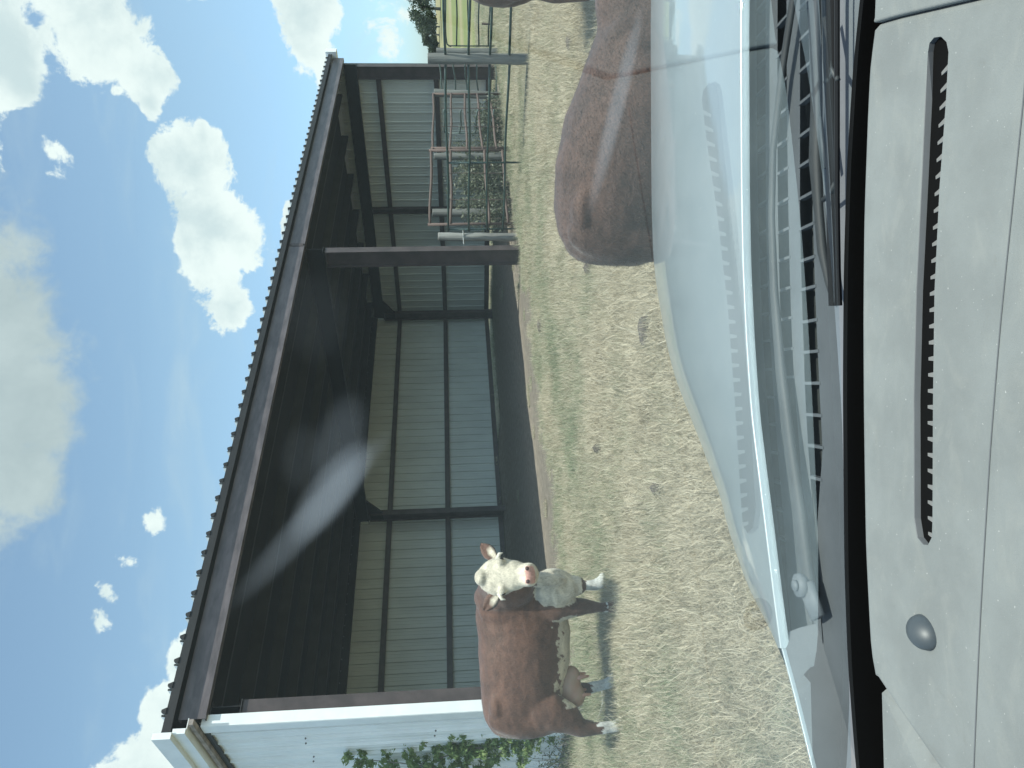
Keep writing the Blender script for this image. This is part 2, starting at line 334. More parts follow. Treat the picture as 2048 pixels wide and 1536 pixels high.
# ------------------------------------------------------------------ grass (uncountable)
def grass():
    protoc = bpy.data.collections.new('grass_tufts')
    m = bpy.data.materials.new('dry_grass'); m.use_nodes = True; n = NT(m.node_tree)
    o = n.node('ShaderNodeOutputMaterial'); bs = n.node('ShaderNodeBsdfPrincipled'); bs.inputs['Roughness'].default_value = .7; bs.inputs['Specular IOR Level'].default_value = .25
    at = n.node('ShaderNodeAttribute', attribute_name='blade'); sp = n.node('ShaderNodeSeparateColor'); n.link(at.outputs['Color'], sp.inputs[0])
    geo = n.node('ShaderNodeNewGeometry'); pos = geo.outputs['Position']
    sx_ = n.node('ShaderNodeSeparateXYZ'); n.link(pos, sx_.inputs[0])
    t_ = n.math('MULTIPLY_ADD', n.math('SUBTRACT', sx_.outputs[0], O.x), BV.x, n.math('MULTIPLY', n.math('SUBTRACT', sx_.outputs[1], O.y), BV.y))
    flat = n.mapping(pos, (1, 1, 0))
    big = n.noise(flat, .75, 4, .6); med = n.noise(flat, 4.5, 4, .6)
    band = n.math('MULTIPLY', n.ss(t_, -6.5, -1.5), .20)
    gf = n.math('ADD', n.math('ADD', n.math('MULTIPLY', big, .9), n.math('MULTIPLY', med, .35)), band)
    gsel = n.ss(n.math('ADD', gf, n.math('MULTIPLY', sp.outputs[0], .34)), .93, 1.14)
    straw = n.mix(sp.outputs[1], (.80, .73, .56), (.28, .24, .165)); gr = n.mix(sp.outputs[1], (.13, .18, .10), (.33, .37, .23))
    c = n.mix(gsel, straw, gr)
    n.link(c, bs.inputs['Base Color'])
    tl = n.node('ShaderNodeBsdfTranslucent'); n.link(c, tl.inputs[0]); mx = n.node('ShaderNodeMixShader'); mx.inputs[0].default_value = .25
    n.link(bs.outputs[0], mx.inputs[1]); n.link(tl.outputs[0], mx.inputs[2]); n.link(mx.outputs[0], o.inputs[0])
    def patch(k, nb, rad, hgt, wid, seg):
        vs, fs, cols = [], [], []
        for i in range(nb):
            r = rad*math.sqrt(random.random()); a = random.random()*6.283; p = Vector((r*math.cos(a), r*math.sin(a), -.01))
            ln = random.uniform(.5, 1.5)*hgt; yaw = random.random()*6.283; pit = random.uniform(.25, 1.35); curl = random.uniform(-.2, 1.5)/seg*1.6; ycurl = random.gauss(0, .55)
            wd = wid*random.uniform(.6, 1.3); c0 = random.random(); c1 = random.random(); st = len(vs)
            for s in range(seg+1):
                f = s/seg; ww = wd*(1-f*.85)
                side = Vector((-math.sin(yaw), math.cos(yaw), 0))*ww
                vs += [p-side, p+side]; cols += [(c0, c1, f, 1)]*2
                d = Vector((math.cos(yaw)*math.cos(pit), math.sin(yaw)*math.cos(pit), math.sin(pit)))
                p = p+d*(ln/seg); pit -= curl; yaw += ycurl
                if p.z < .004: p.z = .004+random.random()*.02; pit = abs(pit)*.3
            for s in range(seg): q = st+2*s; fs.append((q, q+1, q+3, q+2))
        me = bpy.data.meshes.new('grass_tuft'); me.from_pydata([tuple(v) for v in vs], [], fs)
        ca = me.color_attributes.new('blade', 'FLOAT_COLOR', 'POINT'); ca.data.foreach_set('color', np.array(cols, dtype=np.float32).ravel())
        me.materials.append(m); ob = bpy.data.objects.new('tuft_%d' % k, me); protoc.objects.link(ob)
    for k in range(6): patch(k, 640, .26, .095+.018*(k % 3), .0025, 5)
    pts, rots, scs, ids = [], [], [], []
    FEET = [(-3.02, 6.70), (-2.04, 6.84), (-2.9, 7.1), (-1.9, 7.25)]
    y = 1.9
    while y < 36:
        st = .17 if y < 9 else (.22 if y < 16 else .34)
        x = -.62*y-2.2
        while x < .62*y+2.2:
            px_, py_ = x+random.uniform(-.5, .5)*st, y+random.uniform(-.5, .5)*st
            s, t = wst(px_, py_); q = proj((px_, py_, 0)); keep = 1.0
            inside = (-.15 < s < L+.2 and -.45+.9*mnoise.noise(Vector((px_*.9, py_*.9, 0))) < t < D_+.25)
            if inside: keep = (.30 if t < .25 else .06) if t < 1.4 else .004
            if s < -.1 and -.2 < t < D_ and s > -.3: keep = .5
            if any((px_-a)**2+(py_-c)**2 < .035 for a, c in FEET): keep *= .15
            if not (-260 < q[0] < 1800): keep *= .0 if not (-700 < q[0] < 2300 and y < 12) else .5
            if y < 2.3 and abs(px_-.2) < 1.2: keep = 0
            if random.random() < keep:
                pts.append((px_, py_, terrain(px_, py_)-.004)); rots.append((random.gauss(0, .08), random.gauss(0, .08), random.random()*6.283))
                sc = random.uniform(.75, 1.25)*(.55 if inside else 1)
                if mnoise.noise(Vector((px_*.9, py_*.9, 7))) > .32: sc *= 1.3
                scs.append(sc*(1 if y < 16 else 1.35)); ids.append(random.randrange(6))
            x += st
        y += st
    me = bpy.data.meshes.new('grass'); me.from_pydata(pts, [], [])
    a = me.attributes.new('rot', 'FLOAT_VECTOR', 'POINT'); a.data.foreach_set('vector', np.array(rots, dtype=np.float32).ravel())
    a = me.attributes.new('scl', 'FLOAT', 'POINT'); a.data.foreach_set('value', np.array(scs, dtype=np.float32))
    a = me.attributes.new('pick', 'INT', 'POINT'); a.data.foreach_set('value', np.array(ids, dtype=np.int32))
    ob = bpy.data.objects.new('grass', me); C.objects.link(ob); me.materials.append(m)
    ng = bpy.data.node_groups.new('scatter_grass', 'GeometryNodeTree')
    ng.interface.new_socket('Geometry', in_out='INPUT', socket_type='NodeSocketGeometry'); ng.interface.new_socket('Geometry', in_out='OUTPUT', socket_type='NodeSocketGeometry')
    nn, ll = ng.nodes, ng.links
    gi = nn.new('NodeGroupInput'); go = nn.new('NodeGroupOutput'); ip = nn.new('GeometryNodeInstanceOnPoints'); ci = nn.new('GeometryNodeCollectionInfo')
    ci.inputs[0].default_value = protoc; ci.inputs['Separate Children'].default_value = True; ci.inputs['Reset Children'].default_value = True
    def na(name, typ):
        q = nn.new('GeometryNodeInputNamedAttribute'); q.data_type = typ; q.inputs[0].default_value = name; return q.outputs[0]
    e2r = nn.new('FunctionNodeEulerToRotation'); ll.new(na('rot', 'FLOAT_VECTOR'), e2r.inputs[0])
    ip.inputs['Pick Instance'].default_value = True
    ll.new(gi.outputs[0], ip.inputs['Points']); ll.new(ci.outputs[0], ip.inputs['Instance']); ll.new(na('pick', 'INT'), ip.inputs['Instance Index'])
    ll.new(e2r.outputs[0], ip.inputs['Rotation']); ll.new(na('scl', 'FLOAT'), ip.inputs['Scale']); ll.new(ip.outputs[0], go.inputs[0])
    md = ob.modifiers.new('scatter', 'NODES'); md.node_group = ng
    tag(ob, 'dry straw coloured grass with green patches covering the pen', 'grass', kind='stuff')
    print('grass points', len(pts))
grass()
# ------------------------------------------------------------------ barn
barn = empty('open_front_barn', O, 'long open-fronted metal barn with dark brown steel frame and pale ribbed walls', 'barn')
IB = Matrix.Translation(-O)
def bobj(name, b, m, parent=None, smooth=False):
    for v in b.verts: v.co = IB @ v.co
    return obj(name, b, m, parent or barn, smooth=smooth)
PROF = [(0, 0), (.09, 0), (.096, .006), (.110, .006), (.116, 0), (.185, 0), (.191, .006), (.205, .006), (.211, 0), (.262, 0), (.272, .032), (.292, .032), (.302, 0)]
def sheet(a, along, upv, n, length, h0, h1, name, m):      # ribbed panel; ribs run along upv
    b = BM(); A, B = [], []
    k = 0; x = 0
    while x < length:
        for (dx, dz) in PROF:
            q = x+dx
            if q > length: break
            z0 = h0(q) if callable(h0) else h0; z1 = h1(q) if callable(h1) else h1
            A.append(a+along*q+n*dz+upv*z0); B.append(a+along*q+n*dz+upv*z1)
        x += .305
    strip_mesh(b, A, B); return bobj(name, b, m)
def roofz(t): return 4.83-.02*t
# walls
w_ = sheet(W(0, D_+.12), BU, BZ, -BV, L+.1, lambda q: .24, 4.62, 'back_wall', M['panel'])
w_ = sheet(W(L+.10, 0), BV, BZ, -BU, D_+.1, .22, 4.66, 'end_wall', M['panel'])
lw = sheet(W(-.10, -.06), BV, BZ, -BU, D_+.3, .12, 4.50, 'white_end_wall', M['panelw']); lw['label'] = 'white ribbed end wall in the open'
# roof sheet with ribs running from front to back
b = BM(); A, B = [], []; x = -.35
while x < L+.35:
    for dx, dz in PROF:
        q = x+dx*1.0
        if q < L+.33: A.append(W(q, -.24, roofz(-.24)+dz*1.7)); B.append(W(q, D_+.3, roofz(D_)+dz*1.7))
    x += .305
strip_mesh(b, A, B); r_ = bobj('roof', b, M['roof']); 
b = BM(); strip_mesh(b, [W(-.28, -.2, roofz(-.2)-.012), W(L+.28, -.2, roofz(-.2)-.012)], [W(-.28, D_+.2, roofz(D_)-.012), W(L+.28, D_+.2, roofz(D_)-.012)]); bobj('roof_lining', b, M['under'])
# closure strip at the roof's front edge with rib teeth
b = BM()
box(b, (0, 0, 0), (L+.6, .03, .10), Matrix.Translation(W(L/2, -.235, roofz(-.235)-.045)) @ Matrix.Rotation(PHI, 4, 'Z'))
x = -.3
while x < L+.3:
    vs = box(b, (0, 0, 0), (.075, .05, .055)); 
    for v in vs:
        if v.co.z > 0: v.co.x *= .35
        v.co = (Matrix.Translation(W(x+.282, -.235, roofz(-.235)+.032)) @ Matrix.Rotation(PHI, 4, 'Z')) @ v.co
    x += .305
bobj('eave_closure', b, M['under'])
RZ = Matrix.Rotation(PHI, 4, 'Z')
def bbox(b, s0, s1, t0, t1, z0, z1):
    box(b, ((s0+s1)/2, (t0+t1)/2, (z0+z1)/2), (s1-s0, t1-t0, z1-z0), Matrix.Translation(O) @ RZ)
# eave beam: C channel in two lengths
for s0, s1 in ((-.09, LC-.02), (LC+.02, L+.09)):
    b = BM(); bbox(b, s0, s1, -.150, -.138, 4.412, 4.72); bbox(b, s0, s1, -.138, -.05, 4.412, 4.424); bbox(b, s0, s1, -.138, -.05, 4.708, 4.72)
    bobj('eave_beam', b, M['beam'])
b = BM(); bbox(b, LC-.05, LC+.05, -.158, -.1502, 4.44, 4.69); bobj('splice_plate', b, M['brown'])
def ibeam(name, pts, parent=None, m=None):
    pass
def column(s, t, ztop, z0=-.05, depth=.36, fl=.17):
    b = BM(); bbox(b, s-fl/2, s+fl/2, t-.012, t, z0, ztop); bbox(b, s-fl/2, s+fl/2, t+depth, t+depth+.012, z0, ztop); bbox(b, s-.005, s+.005, t, t+depth, z0, ztop)
    bbox(b, s-fl/2+.002, s+fl/2-.002, t+.001, t+depth-.001, ztop-.012, ztop-.0005)
    bobj('column', b, M['brown'])
for s in (.085, LC, L-.085):
    column(s, 0, 4.05 if s != LC else 4.02)
for s in (.085, LC, L-.25): column(s, D_-.40, 4.02, depth=.3)
column(L-.09, D_*.5, 4.05, depth=.16, fl=.16)
# rafters
for s in (.085, LC, L-.09):
    b = BM(); bbox(b, s-.085, s+.085, -.04, D_, 4.055, 4.067); bbox(b, s-.085, s+.085, -.04, D_, 4.40, 4.412); bbox(b, s-.005, s+.005, -.04, D_, 4.067, 4.40)
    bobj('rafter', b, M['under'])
# knee brackets at back columns
for s in (.085, LC, L-.25):
    b = BM(); 
    P = [W(s, D_-.10, 4.05), W(s, D_-1.0, 4.05), W(s, D_-.40, 3.62), W(s, D_-.10, 3.62)]
    q = [b.verts.new(p+BU*.03) for p in P]; q2 = [b.verts.new(p-BU*.03) for p in P]
    b.faces.new(q); b.faces.new(q2[::-1])
    for i in range(4): b.faces.new((q[i], q2[i], q2[(i+1) % 4], q[(i+1) % 4]))
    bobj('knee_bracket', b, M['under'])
# purlins
for k in range(7):
    t = .9+k*1.32; b = BM(); z = roofz(t)-.03
    bbox(b, -.05, L+.05, t-.003, t+.003, z-.2, z); bbox(b, -.05, L+.05, t+.003, t+.06, z-.2, z-.194); bobj('purlin', b, M['purlin'])
# row of screw tips along the back eave, the eave strut
b = BM(); bbox(b, .1, L-.1, D_-.09, D_-.02, 4.30, 4.62); bobj('back_eave_strut', b, M['under'])
def many(name, pts, r, m):                                # small repeats share one mesh
    b = BM(); ellip(b, (0, 0, 0), (r, r, r), seg=6); me = bpy.data.meshes.new(name); b.to_mesh(me); b.free(); me.materials.append(m)
    for p in pts:
        o = bpy.data.objects.new(name, me); C.objects.link(o); o.parent = barn; o.location = IB @ p
many('screw_tip', [W(.3+k*.305, D_-.155, 4.467) for k in range(60)], .008, M['galv'])
# girts (C channels along the walls)
for z in (1.766, 3.46):
    b = BM(); bbox(b, .12, L-.12, D_-.10, D_+.075, z-.03, z+.03); bbox(b, .12, L-.12, D_-.105, D_-.100, z-.075, z+.075); bobj('girt', b, M['brown'])
    b = BM(); bbox(b, L-.07, L+.055, .2, D_-.14, z-.03, z+.03); bbox(b, L-.075, L-.07, .2, D_-.14, z-.075, z+.075); bobj('girt', b, M['brown'])
b = BM(); bbox(b, .12, L-.12, D_+.02, D_+.07, .14, .29); bobj('base_angle', b, M['brown'])
b = BM(); bbox(b, L-.02, L+.06, .2, D_-.14, .13, .30); bobj('base_angle', b, M['brown'])
# white trims of the end walls
def rake(s, out, label=None):
    for nm, o0, z0, z1, th in (('rake_trim', .0, .16, .30, .05), ('rake_trim', .03, .02, .162, .055)):
        pass
b = BM()
def slab(b, s0, s1, t0, t1, zo0, zo1):
    P = []
    for s in (s0, s1):
        for t in (t0, t1):
            for zo in (zo0, zo1): P.append(W(s, t, roofz(t)+zo))
    v = [b.verts.new(p) for p in P]
    for f in ((0, 1, 3, 2), (4, 6, 7, 5), (0, 4, 5, 1), (2, 3, 7, 6), (0, 2, 6, 4), (1, 5, 7, 3)): b.faces.new([v[i] for i in f])
slab(b, -.36, -.285, -.30, D_+.3, -.13, .075); bobj('rake_trim', b, M['trimw'])
b = BM(); slab(b, -.30, -.24, -.28, D_+.3, -.27, -.128); slab(b, -.282, -.12, -.26, D_+.3, -.275, -.268); bobj('rake_trim', b, M['trimw'])
b = BM(); slab(b, -.215, -.150, -.30, D_+.3, -.345, -.295); bobj('eave_strip', b, M['strip'])
b = BM(); slab(b, -.150, -.118, -.04, D_+.3, -.40, -.33); bobj('foam_closure', b, M['black'])
b = BM(); bbox(b, -.142, .17, -.175, -.160, .12, 4.405) if False else None
bbox(b, -.155, -.02, -.085, -.072, .12, 4.47); bbox(b, -.158, -.146, -.072, .10, .12, 4.47); bobj('corner_trim', b, M['trimw'])
b = BM(); slab(b, L+.10, L+.36, -.32, D_+.3, -.22, .08); bobj('rake_trim', b, M['trimw'])
# screws on the white wall
many('screw', [W(-.139, .02+k*.305+.15*(k % 2), zz+random.uniform(-.03, .03)) for zz in (3.35, 1.8) for k in range(16)], .012, M['wood'])
# weathered board along the foot of the white wall
b = BM(); bbox(b, -.13, -.09, .1, D_, -.05, .13); bobj('base_board', b, M['wood'])
# ------------------------------------------------------------------ far trees and field line
def leaf_cloud(b, pts, size, jitter=.3, two=False):
    for p in pts:
        yaw = random.random()*6.283; pit = random.uniform(-1.2, 1.2); s = size*random.uniform(.6, 1.3)
        a = Vector((math.cos(yaw)*math.cos(pit), math.sin(yaw)*math.cos(pit), math.sin(pit))); c = a.cross(Vector((random.gauss(0, 1), random.gauss(0, 1), random.gauss(0, 1)))).normalized()
        p = Vector(p); v = [b.verts.new(p-a*s), b.verts.new(p+c*s*.38), b.verts.new(p+a*s), b.verts.new(p-c*s*.38)]
        b.faces.new(v)
def leafmat(name, c1, c2):
    m = bpy.data.materials.new(name); m.use_nodes = True; n = NT(m.node_tree)
    o = n.node('ShaderNodeOutputMaterial'); bs = n.node('ShaderNodeBsdfPrincipled'); bs.inputs['Roughness'].default_value = .5
    g = n.node('ShaderNodeNewGeometry'); c = n.mix(g.outputs['Random Per Island'], c1, c2); n.link(c, bs.inputs['Base Color'])
    tl = n.node('ShaderNodeBsdfTranslucent'); n.link(c, tl.inputs[0]); mx = n.node('ShaderNodeMixShader'); mx.inputs[0].default_value = .35
    n.link(bs.outputs[0], mx.inputs[1]); n.link(tl.outputs[0], mx.inputs[2]); n.link(mx.outputs[0], o.inputs[0]); return m
M['leaf'] = leafmat('sapling_leaves', (.14, .23, .075), (.31, .40, .16))
M['leafd'] = leafmat('far_leaves', (.035, .055, .030), (.07, .10, .05))
M['weed'] = leafmat('weed_leaves', (.10, .13, .085), (.22, .24, .17))
M['bush'] = leafmat('low_bush_leaves', (.05, .085, .04), (.11, .15, .07))
def far_tree(x, y, h, r, label):
    z = terrain(x, y); t = empty('tree', (x, y, z), label, 'tree', 'trees along the far edge of the field')
    b = BM(); tube(b, [(0, 0, -.2), (.1, 0, h*.35), (.2, 0, h*.7)], [h*.05, h*.035, h*.012], 7)
    for k in range(5):
        a = random.random()*6.283; tube(b, [(.08, 0, h*.3), (math.cos(a)*r*.4, math.sin(a)*r*.4, h*.55), (math.cos(a)*r*.7, math.sin(a)*r*.7, h*.7)], [h*.022, h*.014, h*.006], 5)
    obj('trunk', b, M['bark'], t); b = BM(); P = []
    for k in range(int(14+r*6)):
        a = random.random()*6.283; q = r*math.sqrt(random.random())*.9; zc = h*random.uniform(.3, .93); q *= math.sin(math.pi*min(.95, max(.12, zc/h)))**.5
        c = Vector((q*math.cos(a), q*math.sin(a), zc)); rr = r*random.uniform(.14, .34)
        for i in range(110):
            d = Vector((random.gauss(0, 1), random.gauss(0, 1), random.gauss(0, .7))); d = d.normalized()*rr*random.random()**.4; P.append(c+d)
    leaf_cloud(b, P, .22); obj('crown', b, M['leafd'], t)
tl = ['large dark round tree furthest right at the field edge', 'small tree next left of the large dark tree', 'low bushy tree in the middle of the far tree row', 'small pointed tree between two bushy ones in the far row', 'low wide tree second from the barn in the far row', 'far tree closest to the right end of the barn']
for (U, h, r, y), l in zip([(1518, 4.6, 3.2, 108), (1482, 2.6, 1.6, 118), (1466, 2.9, 1.7, 122), (1450, 1.9, 1.3, 125), (1440, 1.8, 1.3, 125), (1425, 1.6, 1.6, 128)], tl):
    p = aty(U, 880, y); far_tree(p.x, y, h, r, l)
b = BM(); P = []
for k in range(5200):
    x = random.uniform(60, 175); yy = 165+random.uniform(-3, 3); P.append((x, yy, 3.2+abs(random.gauss(0, .55))*(1+.9*mnoise.noise(Vector((x*.15, 0, 0))))))
leaf_cloud(b, P, .30); tag(obj('hedge', b, M['leafd']), 'dark low scrub line along the horizon behind the field', 'scrub', kind='stuff')
# ------------------------------------------------------------------ corral: posts
def post(name, base, top, r, m, label, lean=(0, 0), group='old wooden fence posts'):
    b = BM(); n = 7; h = top+.35
    pts = [Vector((lean[0]*k/n+.006*math.sin(k*2.1), lean[1]*k/n, -.35+h*k/n)) for k in range(n+1)]
    tube(b, pts, [r*(1+.05*math.sin(k*3.3+r*90)) for k in range(n+1)], 14)
    o = obj(name, b, m, loc=(base.x, base.y, 0), smooth=False); o.modifiers.new('edge', 'BEVEL').width = .008
    return tag(o, label, 'post', group)
PR = onz(1418, 1064); PL = onz(1061, 1035)
post('fence_post', PR, 1.74, .088, M['wood'], 'tall grey square-cut post in front of the right end of the barn')
P2 = onz(1433, 1003); post('fence_post', P2, aty(1433, 873, P2.y).z, .085, M['wood'], 'grey post directly behind the tall grey post, half hidden by it')
post('fence_post', PL, 1.72, .088, M['woodl'], 'pale cracked post beside the middle barn column', (.04, 0))
P4 = onz(1343, 1004); post('fence_post', P4, aty(1343, 868, P4.y).z, .10, M['wood'], 'dark grey post behind the far end of the rusty panels', (.10, 0))
P5 = onz(1224, 1018); post('fence_post', P5, aty(1224, 868, P5.y).z, .08, M['wood'], 'grey post behind the joint of the two rusty panels')
P6 = onz(1112, 1024); post('fence_post', P6, aty(1112, 865, P6.y).z, .09, M['wood'], 'short dark post in the weeds near the pale cracked post')
P7 = onz(1487, 993); b = BM(); tube(b, [(0, 0, -.1), (.02, 0, .42)], .03, 7); tag(obj('stake', b, M['rust'], loc=(P7.x, P7.y, 0)), 'short brown stake standing in the field behind the far gate', 'stake')
b = BM(); tube(b, [Vector((-.16, -.06, 1.17)), Vector((.14, -.1, 1.18))], .014, 8); ellip(b, (.14, -.1, 1.18), (.022, .022, .022), seg=8)
tag(obj('gate_bolt', b, M['galv'], loc=(PL.x+.02, PL.y, 0)), 'metal hinge bolt through the pale cracked post', 'bolt')
# gates
def gate(name, A, B, rails, uprights, m, label, group, r=.021, ur=.019, corner=False, cat='gate', z_low=None):
    """A, B base points; rails: (z at A, z at B); uprights: (fraction, zlow, zhigh)"""
    g = empty(name, (A.x, A.y, 0), label, cat, group); d = Vector((B.x-A.x, B.y-A.y, 0))
    for i, (za, zb) in enumerate(rails):
        b = BM(); k = 8; sag = [.012*math.sin(i*1.7+q*.9) for q in range(k+1)]
        pts = [d*(q/k)+Vector((0, 0, za+(zb-za)*q/k+sag[q])) for q in range(k+1)]
        if corner and i == 0:
            n_ = Vector((0, 0, -1)); u_ = d.normalized()
            pts = [pts[0]+n_*.13-u_*.02, pts[0]+n_*.07+u_*.0, pts[0]+n_*.015+u_*.05]+pts[1:]
        tube(b, pts, r, 8); obj('rail', b, m, g, smooth=True)
    for f, z0, z1 in uprights:
        b = BM(); tube(b, [d*f+Vector((0, .0, z0)), d*f+Vector((0.005, .02, (z0+z1)/2)), d*f+Vector((0, .0, z1))], ur, 8); obj('upright', b, m, g, smooth=True)
    return g
dL = (PR-PL).normalized(); A = PR-dL*.10; B = PL+dL*.22
g1 = gate('tube_gate', A, B, [(1.445, 1.49), (1.051, 1.05), (.711, .68), (.382, .33), (.06, -.02)], [(.985, -.02, 1.49), (.53, .02, 1.47)], M['green'], 'long dark green tube gate running from the tall grey post to the pale post', 'green tube gates')
q = gate('tube_gate', PR+dL*.08, PR+dL*3.2, [(1.445, 1.43), (1.051, 1.03), (.711, .69), (.395, .37), (.05, .03)], [(.97, 0, 1.43)], M['green'], 'dark green tube gate right of the tall grey post, nearest the camera', 'green tube gates')
b = BM(); tube(b, [dL*.42+Vector((0, 0, .05)), dL*.42+Vector((0, 0, -.09))], .02, 8); obj('foot', b, M['green'], q, smooth=True)
G3 = onz(1444, 996); G3b = onz(1600, 999); 
z3 = [aty(1444, v, G3.y).z for v in (893, 914, 936, 957, 977, 994)]
gate('tube_gate', G3, G3b, [(z, z-.05*i*.2) for i, z in enumerate(z3)], [(0, .02, z3[0]-.05)], M['green'], 'far green tube gate with a rounded corner standing before the open field', 'green tube gates', r=.020, corner=True)
G4 = onz(1351, 999); G4b = onz(1414, 1001)
z4 = [aty(1351, v, G4.y).z for v in (885, 912, 934, 956, 994)]
gate('tube_gate', G4, G4b, [(z, z+.06) for z in z4], [(.02, z4[-1], z4[0]-.05)], M['gray_green'], 'faded green tube gate between the tall grey post and the dark grey post', 'green tube gates', corner=True)
G5 = onz(1270, 1010); gate('tube_gate', G5, G5+Vector((.02, -1.6, 0)), [(aty(1270, v, G5.y).z, aty(1270, v, G5.y).z-.02) for v in (889, 920, 950, 980)], [(0, .1, aty(1270, 889, G5.y).z-.05), (.3, .1, 1.2)], M['gray_green'], 'grey-green gate end standing in the weeds between the rusty panels', 'green tube gates', corner=True)
RA, RB, RC = onz(1089, 1033), onz(1236, 1028), onz(1348, 1009)
def zl(U, P, vs): return [aty(U, v, P.y).z for v in vs]
za = zl(1089, RA, (860, 902, 979, 1016)); zb = zl(1236, RB, (863, 902, 968, 1004))
ga = gate('rusty_panel', RA, RB, list(zip(za, zb)), [(0, -.05, za[0]+.05), (1, -.05, zb[0]+.06)], M['rust'], 'rusty pipe panel nearest the pale cracked post', 'rusty pipe panels in front of the barn end wall', r=.028, ur=.032, cat='panel')
for f in (.32, .68): b = BM(); d = (RB-RA)*f; tube(b, [d+Vector((0, -.03, .15)), d+Vector((.01, -.035, 1.48))], .008, 5); obj('wire', b, M['rust'], ga)
zb2 = zl(1232, RB, (866, 901, 934, 965, 994)); zc = zl(1348, RC, (867, 903, 929, 954, 979))
gb = gate('rusty_panel', RB+Vector((.04, .02, 0)), RC, list(zip(zb2, zc)), [(.01, -.05, zb2[0]+.05), (1, -.05, zc[0]+.03)], M['rust'], 'rusty pipe panel between its rusty neighbour and the dark grey post', 'rusty pipe panels in front of the barn end wall', r=.026, ur=.032, cat='panel')
for f in (.35, .68): b = BM(); d = (RC-RB)*f; tube(b, [d+Vector((0, -.03, .15)), d+Vector((.01, -.035, 1.6))], .008, 5); obj('wire', b, M['rust'], gb)
# weeds behind the gate
def weed(x, y, h, n, spread, m, label, size=.05, group='weeds growing in the corral', cat='weed'):
    t = empty('weed_clump', (x, y, 0), label, cat, group); b = BM(); P = []
    for k in range(n):
        a = random.random()*6.283; l = h*random.uniform(.55, 1.1); d = Vector((math.cos(a), math.sin(a), 0))*spread*random.random(); q = Vector((random.gauss(0, .1), random.gauss(0, .1), 0))
        pts = [q+d*(f**1.4)+Vector((0, 0, l*f)) for f in (0, .35, .7, 1)]; tube(b, pts, [.006, .005, .004, .002], 4)
        for i in range(int(42*h)):
            f = random.uniform(.1, 1); P.append(q+d*(f**1.4)+Vector((0, 0, l*f))+Vector((random.gauss(0, .07), random.gauss(0, .07), random.gauss(0, .05))))
    obj('stems', b, M['bark'], t); b = BM(); leaf_cloud(b, P, size); obj('leaves', b, m, t)
wl = ['tall grey-green weed beside the pale cracked post', 'weed clump behind the first rusty panel', 'wide leafy weed in the middle of the first rusty panel', 'weed clump just left of the rusty panels\' joint', 'weed behind the joint of the rusty panels',
      'low weed behind the second rusty panel', 'weed clump under the second rusty panel near its far end', 'low weed at the foot of the dark grey post', 'low dark weed against the barn end wall']
for (U, V, h, n, sp), l in zip([(1108, 1026, 1.15, 14, .5), (1135, 1022, 1.3, 18, .55), (1165, 1020, 1.45, 20, .6), (1195, 1018, 1.35, 20, .6), (1225, 1016, 1.3, 18, .6), (1262, 1013, .95, 16, .55), (1295, 1011, .9, 16, .5), (1325, 1008, .6, 14, .45), (1180, 1008, 1.2, 18, .8)], wl):
    p = onz(U, V); weed(p.x, p.y, h, n, sp, M['weed'], l)
# ------------------------------------------------------------------ sapling by the white wall
TB = onz(96, 1140); TB.y -= .35
def sapling():
    t = empty('sapling', (TB.x, TB.y, 0), 'leafy young tree with bent grey stems in front of the white barn wall', 'tree'); b = BM(); P = []
    dep = TB.y
    def pp(U, V, dy=0): q = aty(U, V, dep+dy); return Vector((q.x-TB.x, q.y-TB.y, q.z))
    stems = [([(92, 1140), (95, 1110), (80, 1060), (40, 1010), (-20, 965), (-80, 940)], [.030, .028, .024, .02, .014, .008]),
             ([(94, 1125), (85, 1080), (20, 1045), (-60, 1040)], [.012, .010, .007, .004]), ([(88, 1090), (84, 1020), (70, 960), (64, 900)], [.014, .010, .008, .004]),
             ([(40, 1010), (40, 940), (60, 860), (70, 790), (84, 735)], [.016, .012, .010, .007, .003]), ([(-20, 965), (0, 880), (10, 800), (20, 700)], [.012, .010, .007, .003]),
             ([(40, 940), (20, 880), (-20, 830), (-40, 760)], [.010, .008, .006, .003]), ([(60, 860), (95, 820), (105, 770), (104, 735)], [.007, .006, .004, .002]),
             ([(-80, 940), (-100, 850), (-90, 760)], [.01, .008, .004]), ([(-20, 965), (-60, 900), (-110, 880)], [.009, .006, .003]), ([(70, 960), (85, 935), (90, 880)], [.006, .005, .002]), ([(80, 1060), (60, 1000), (30, 930)], [.01, .007, .003])]
    tw = BM()
    for pts, rr in stems:
        dy = random.uniform(-.15, .15); W3 = [pp(U, V, dy*(i/len(pts))*2) for i, (U, V) in enumerate(pts)]; tube(b, W3, rr, 7)
        for i in range(len(W3)-1):
            if rr[0] > .025 and i < 2: 
                if i == 0: continue
            ln = (W3[i+1]-W3[i]).length
            for k in range(int(ln*24)+1):
                base = W3[i].lerp(W3[i+1], random.random()); a = random.random()*6.283
                d = Vector((math.cos(a), math.sin(a)*.8, random.uniform(-.2, .9))).normalized(); l = random.uniform(.10, .30)
                e = base+d*l*.5+Vector((0, 0, .01)); f = base+d*l+Vector((0, 0, .0)); tube(tw, [base, e, f], [.0035, .0025, .001], 4)
                for j in range(44):
                    q = base.lerp(f, random.uniform(.2, 1)); P.append(q+Vector((random.gauss(0, .022), random.gauss(0, .022), random.gauss(0, .018))))
    obj('trunk', b, M['bark'], t, smooth=True); obj('twigs', tw, M['bark'], t); b = BM(); leaf_cloud(b, P, .036); obj('leaves', b, M['leaf'], t)
sapling()
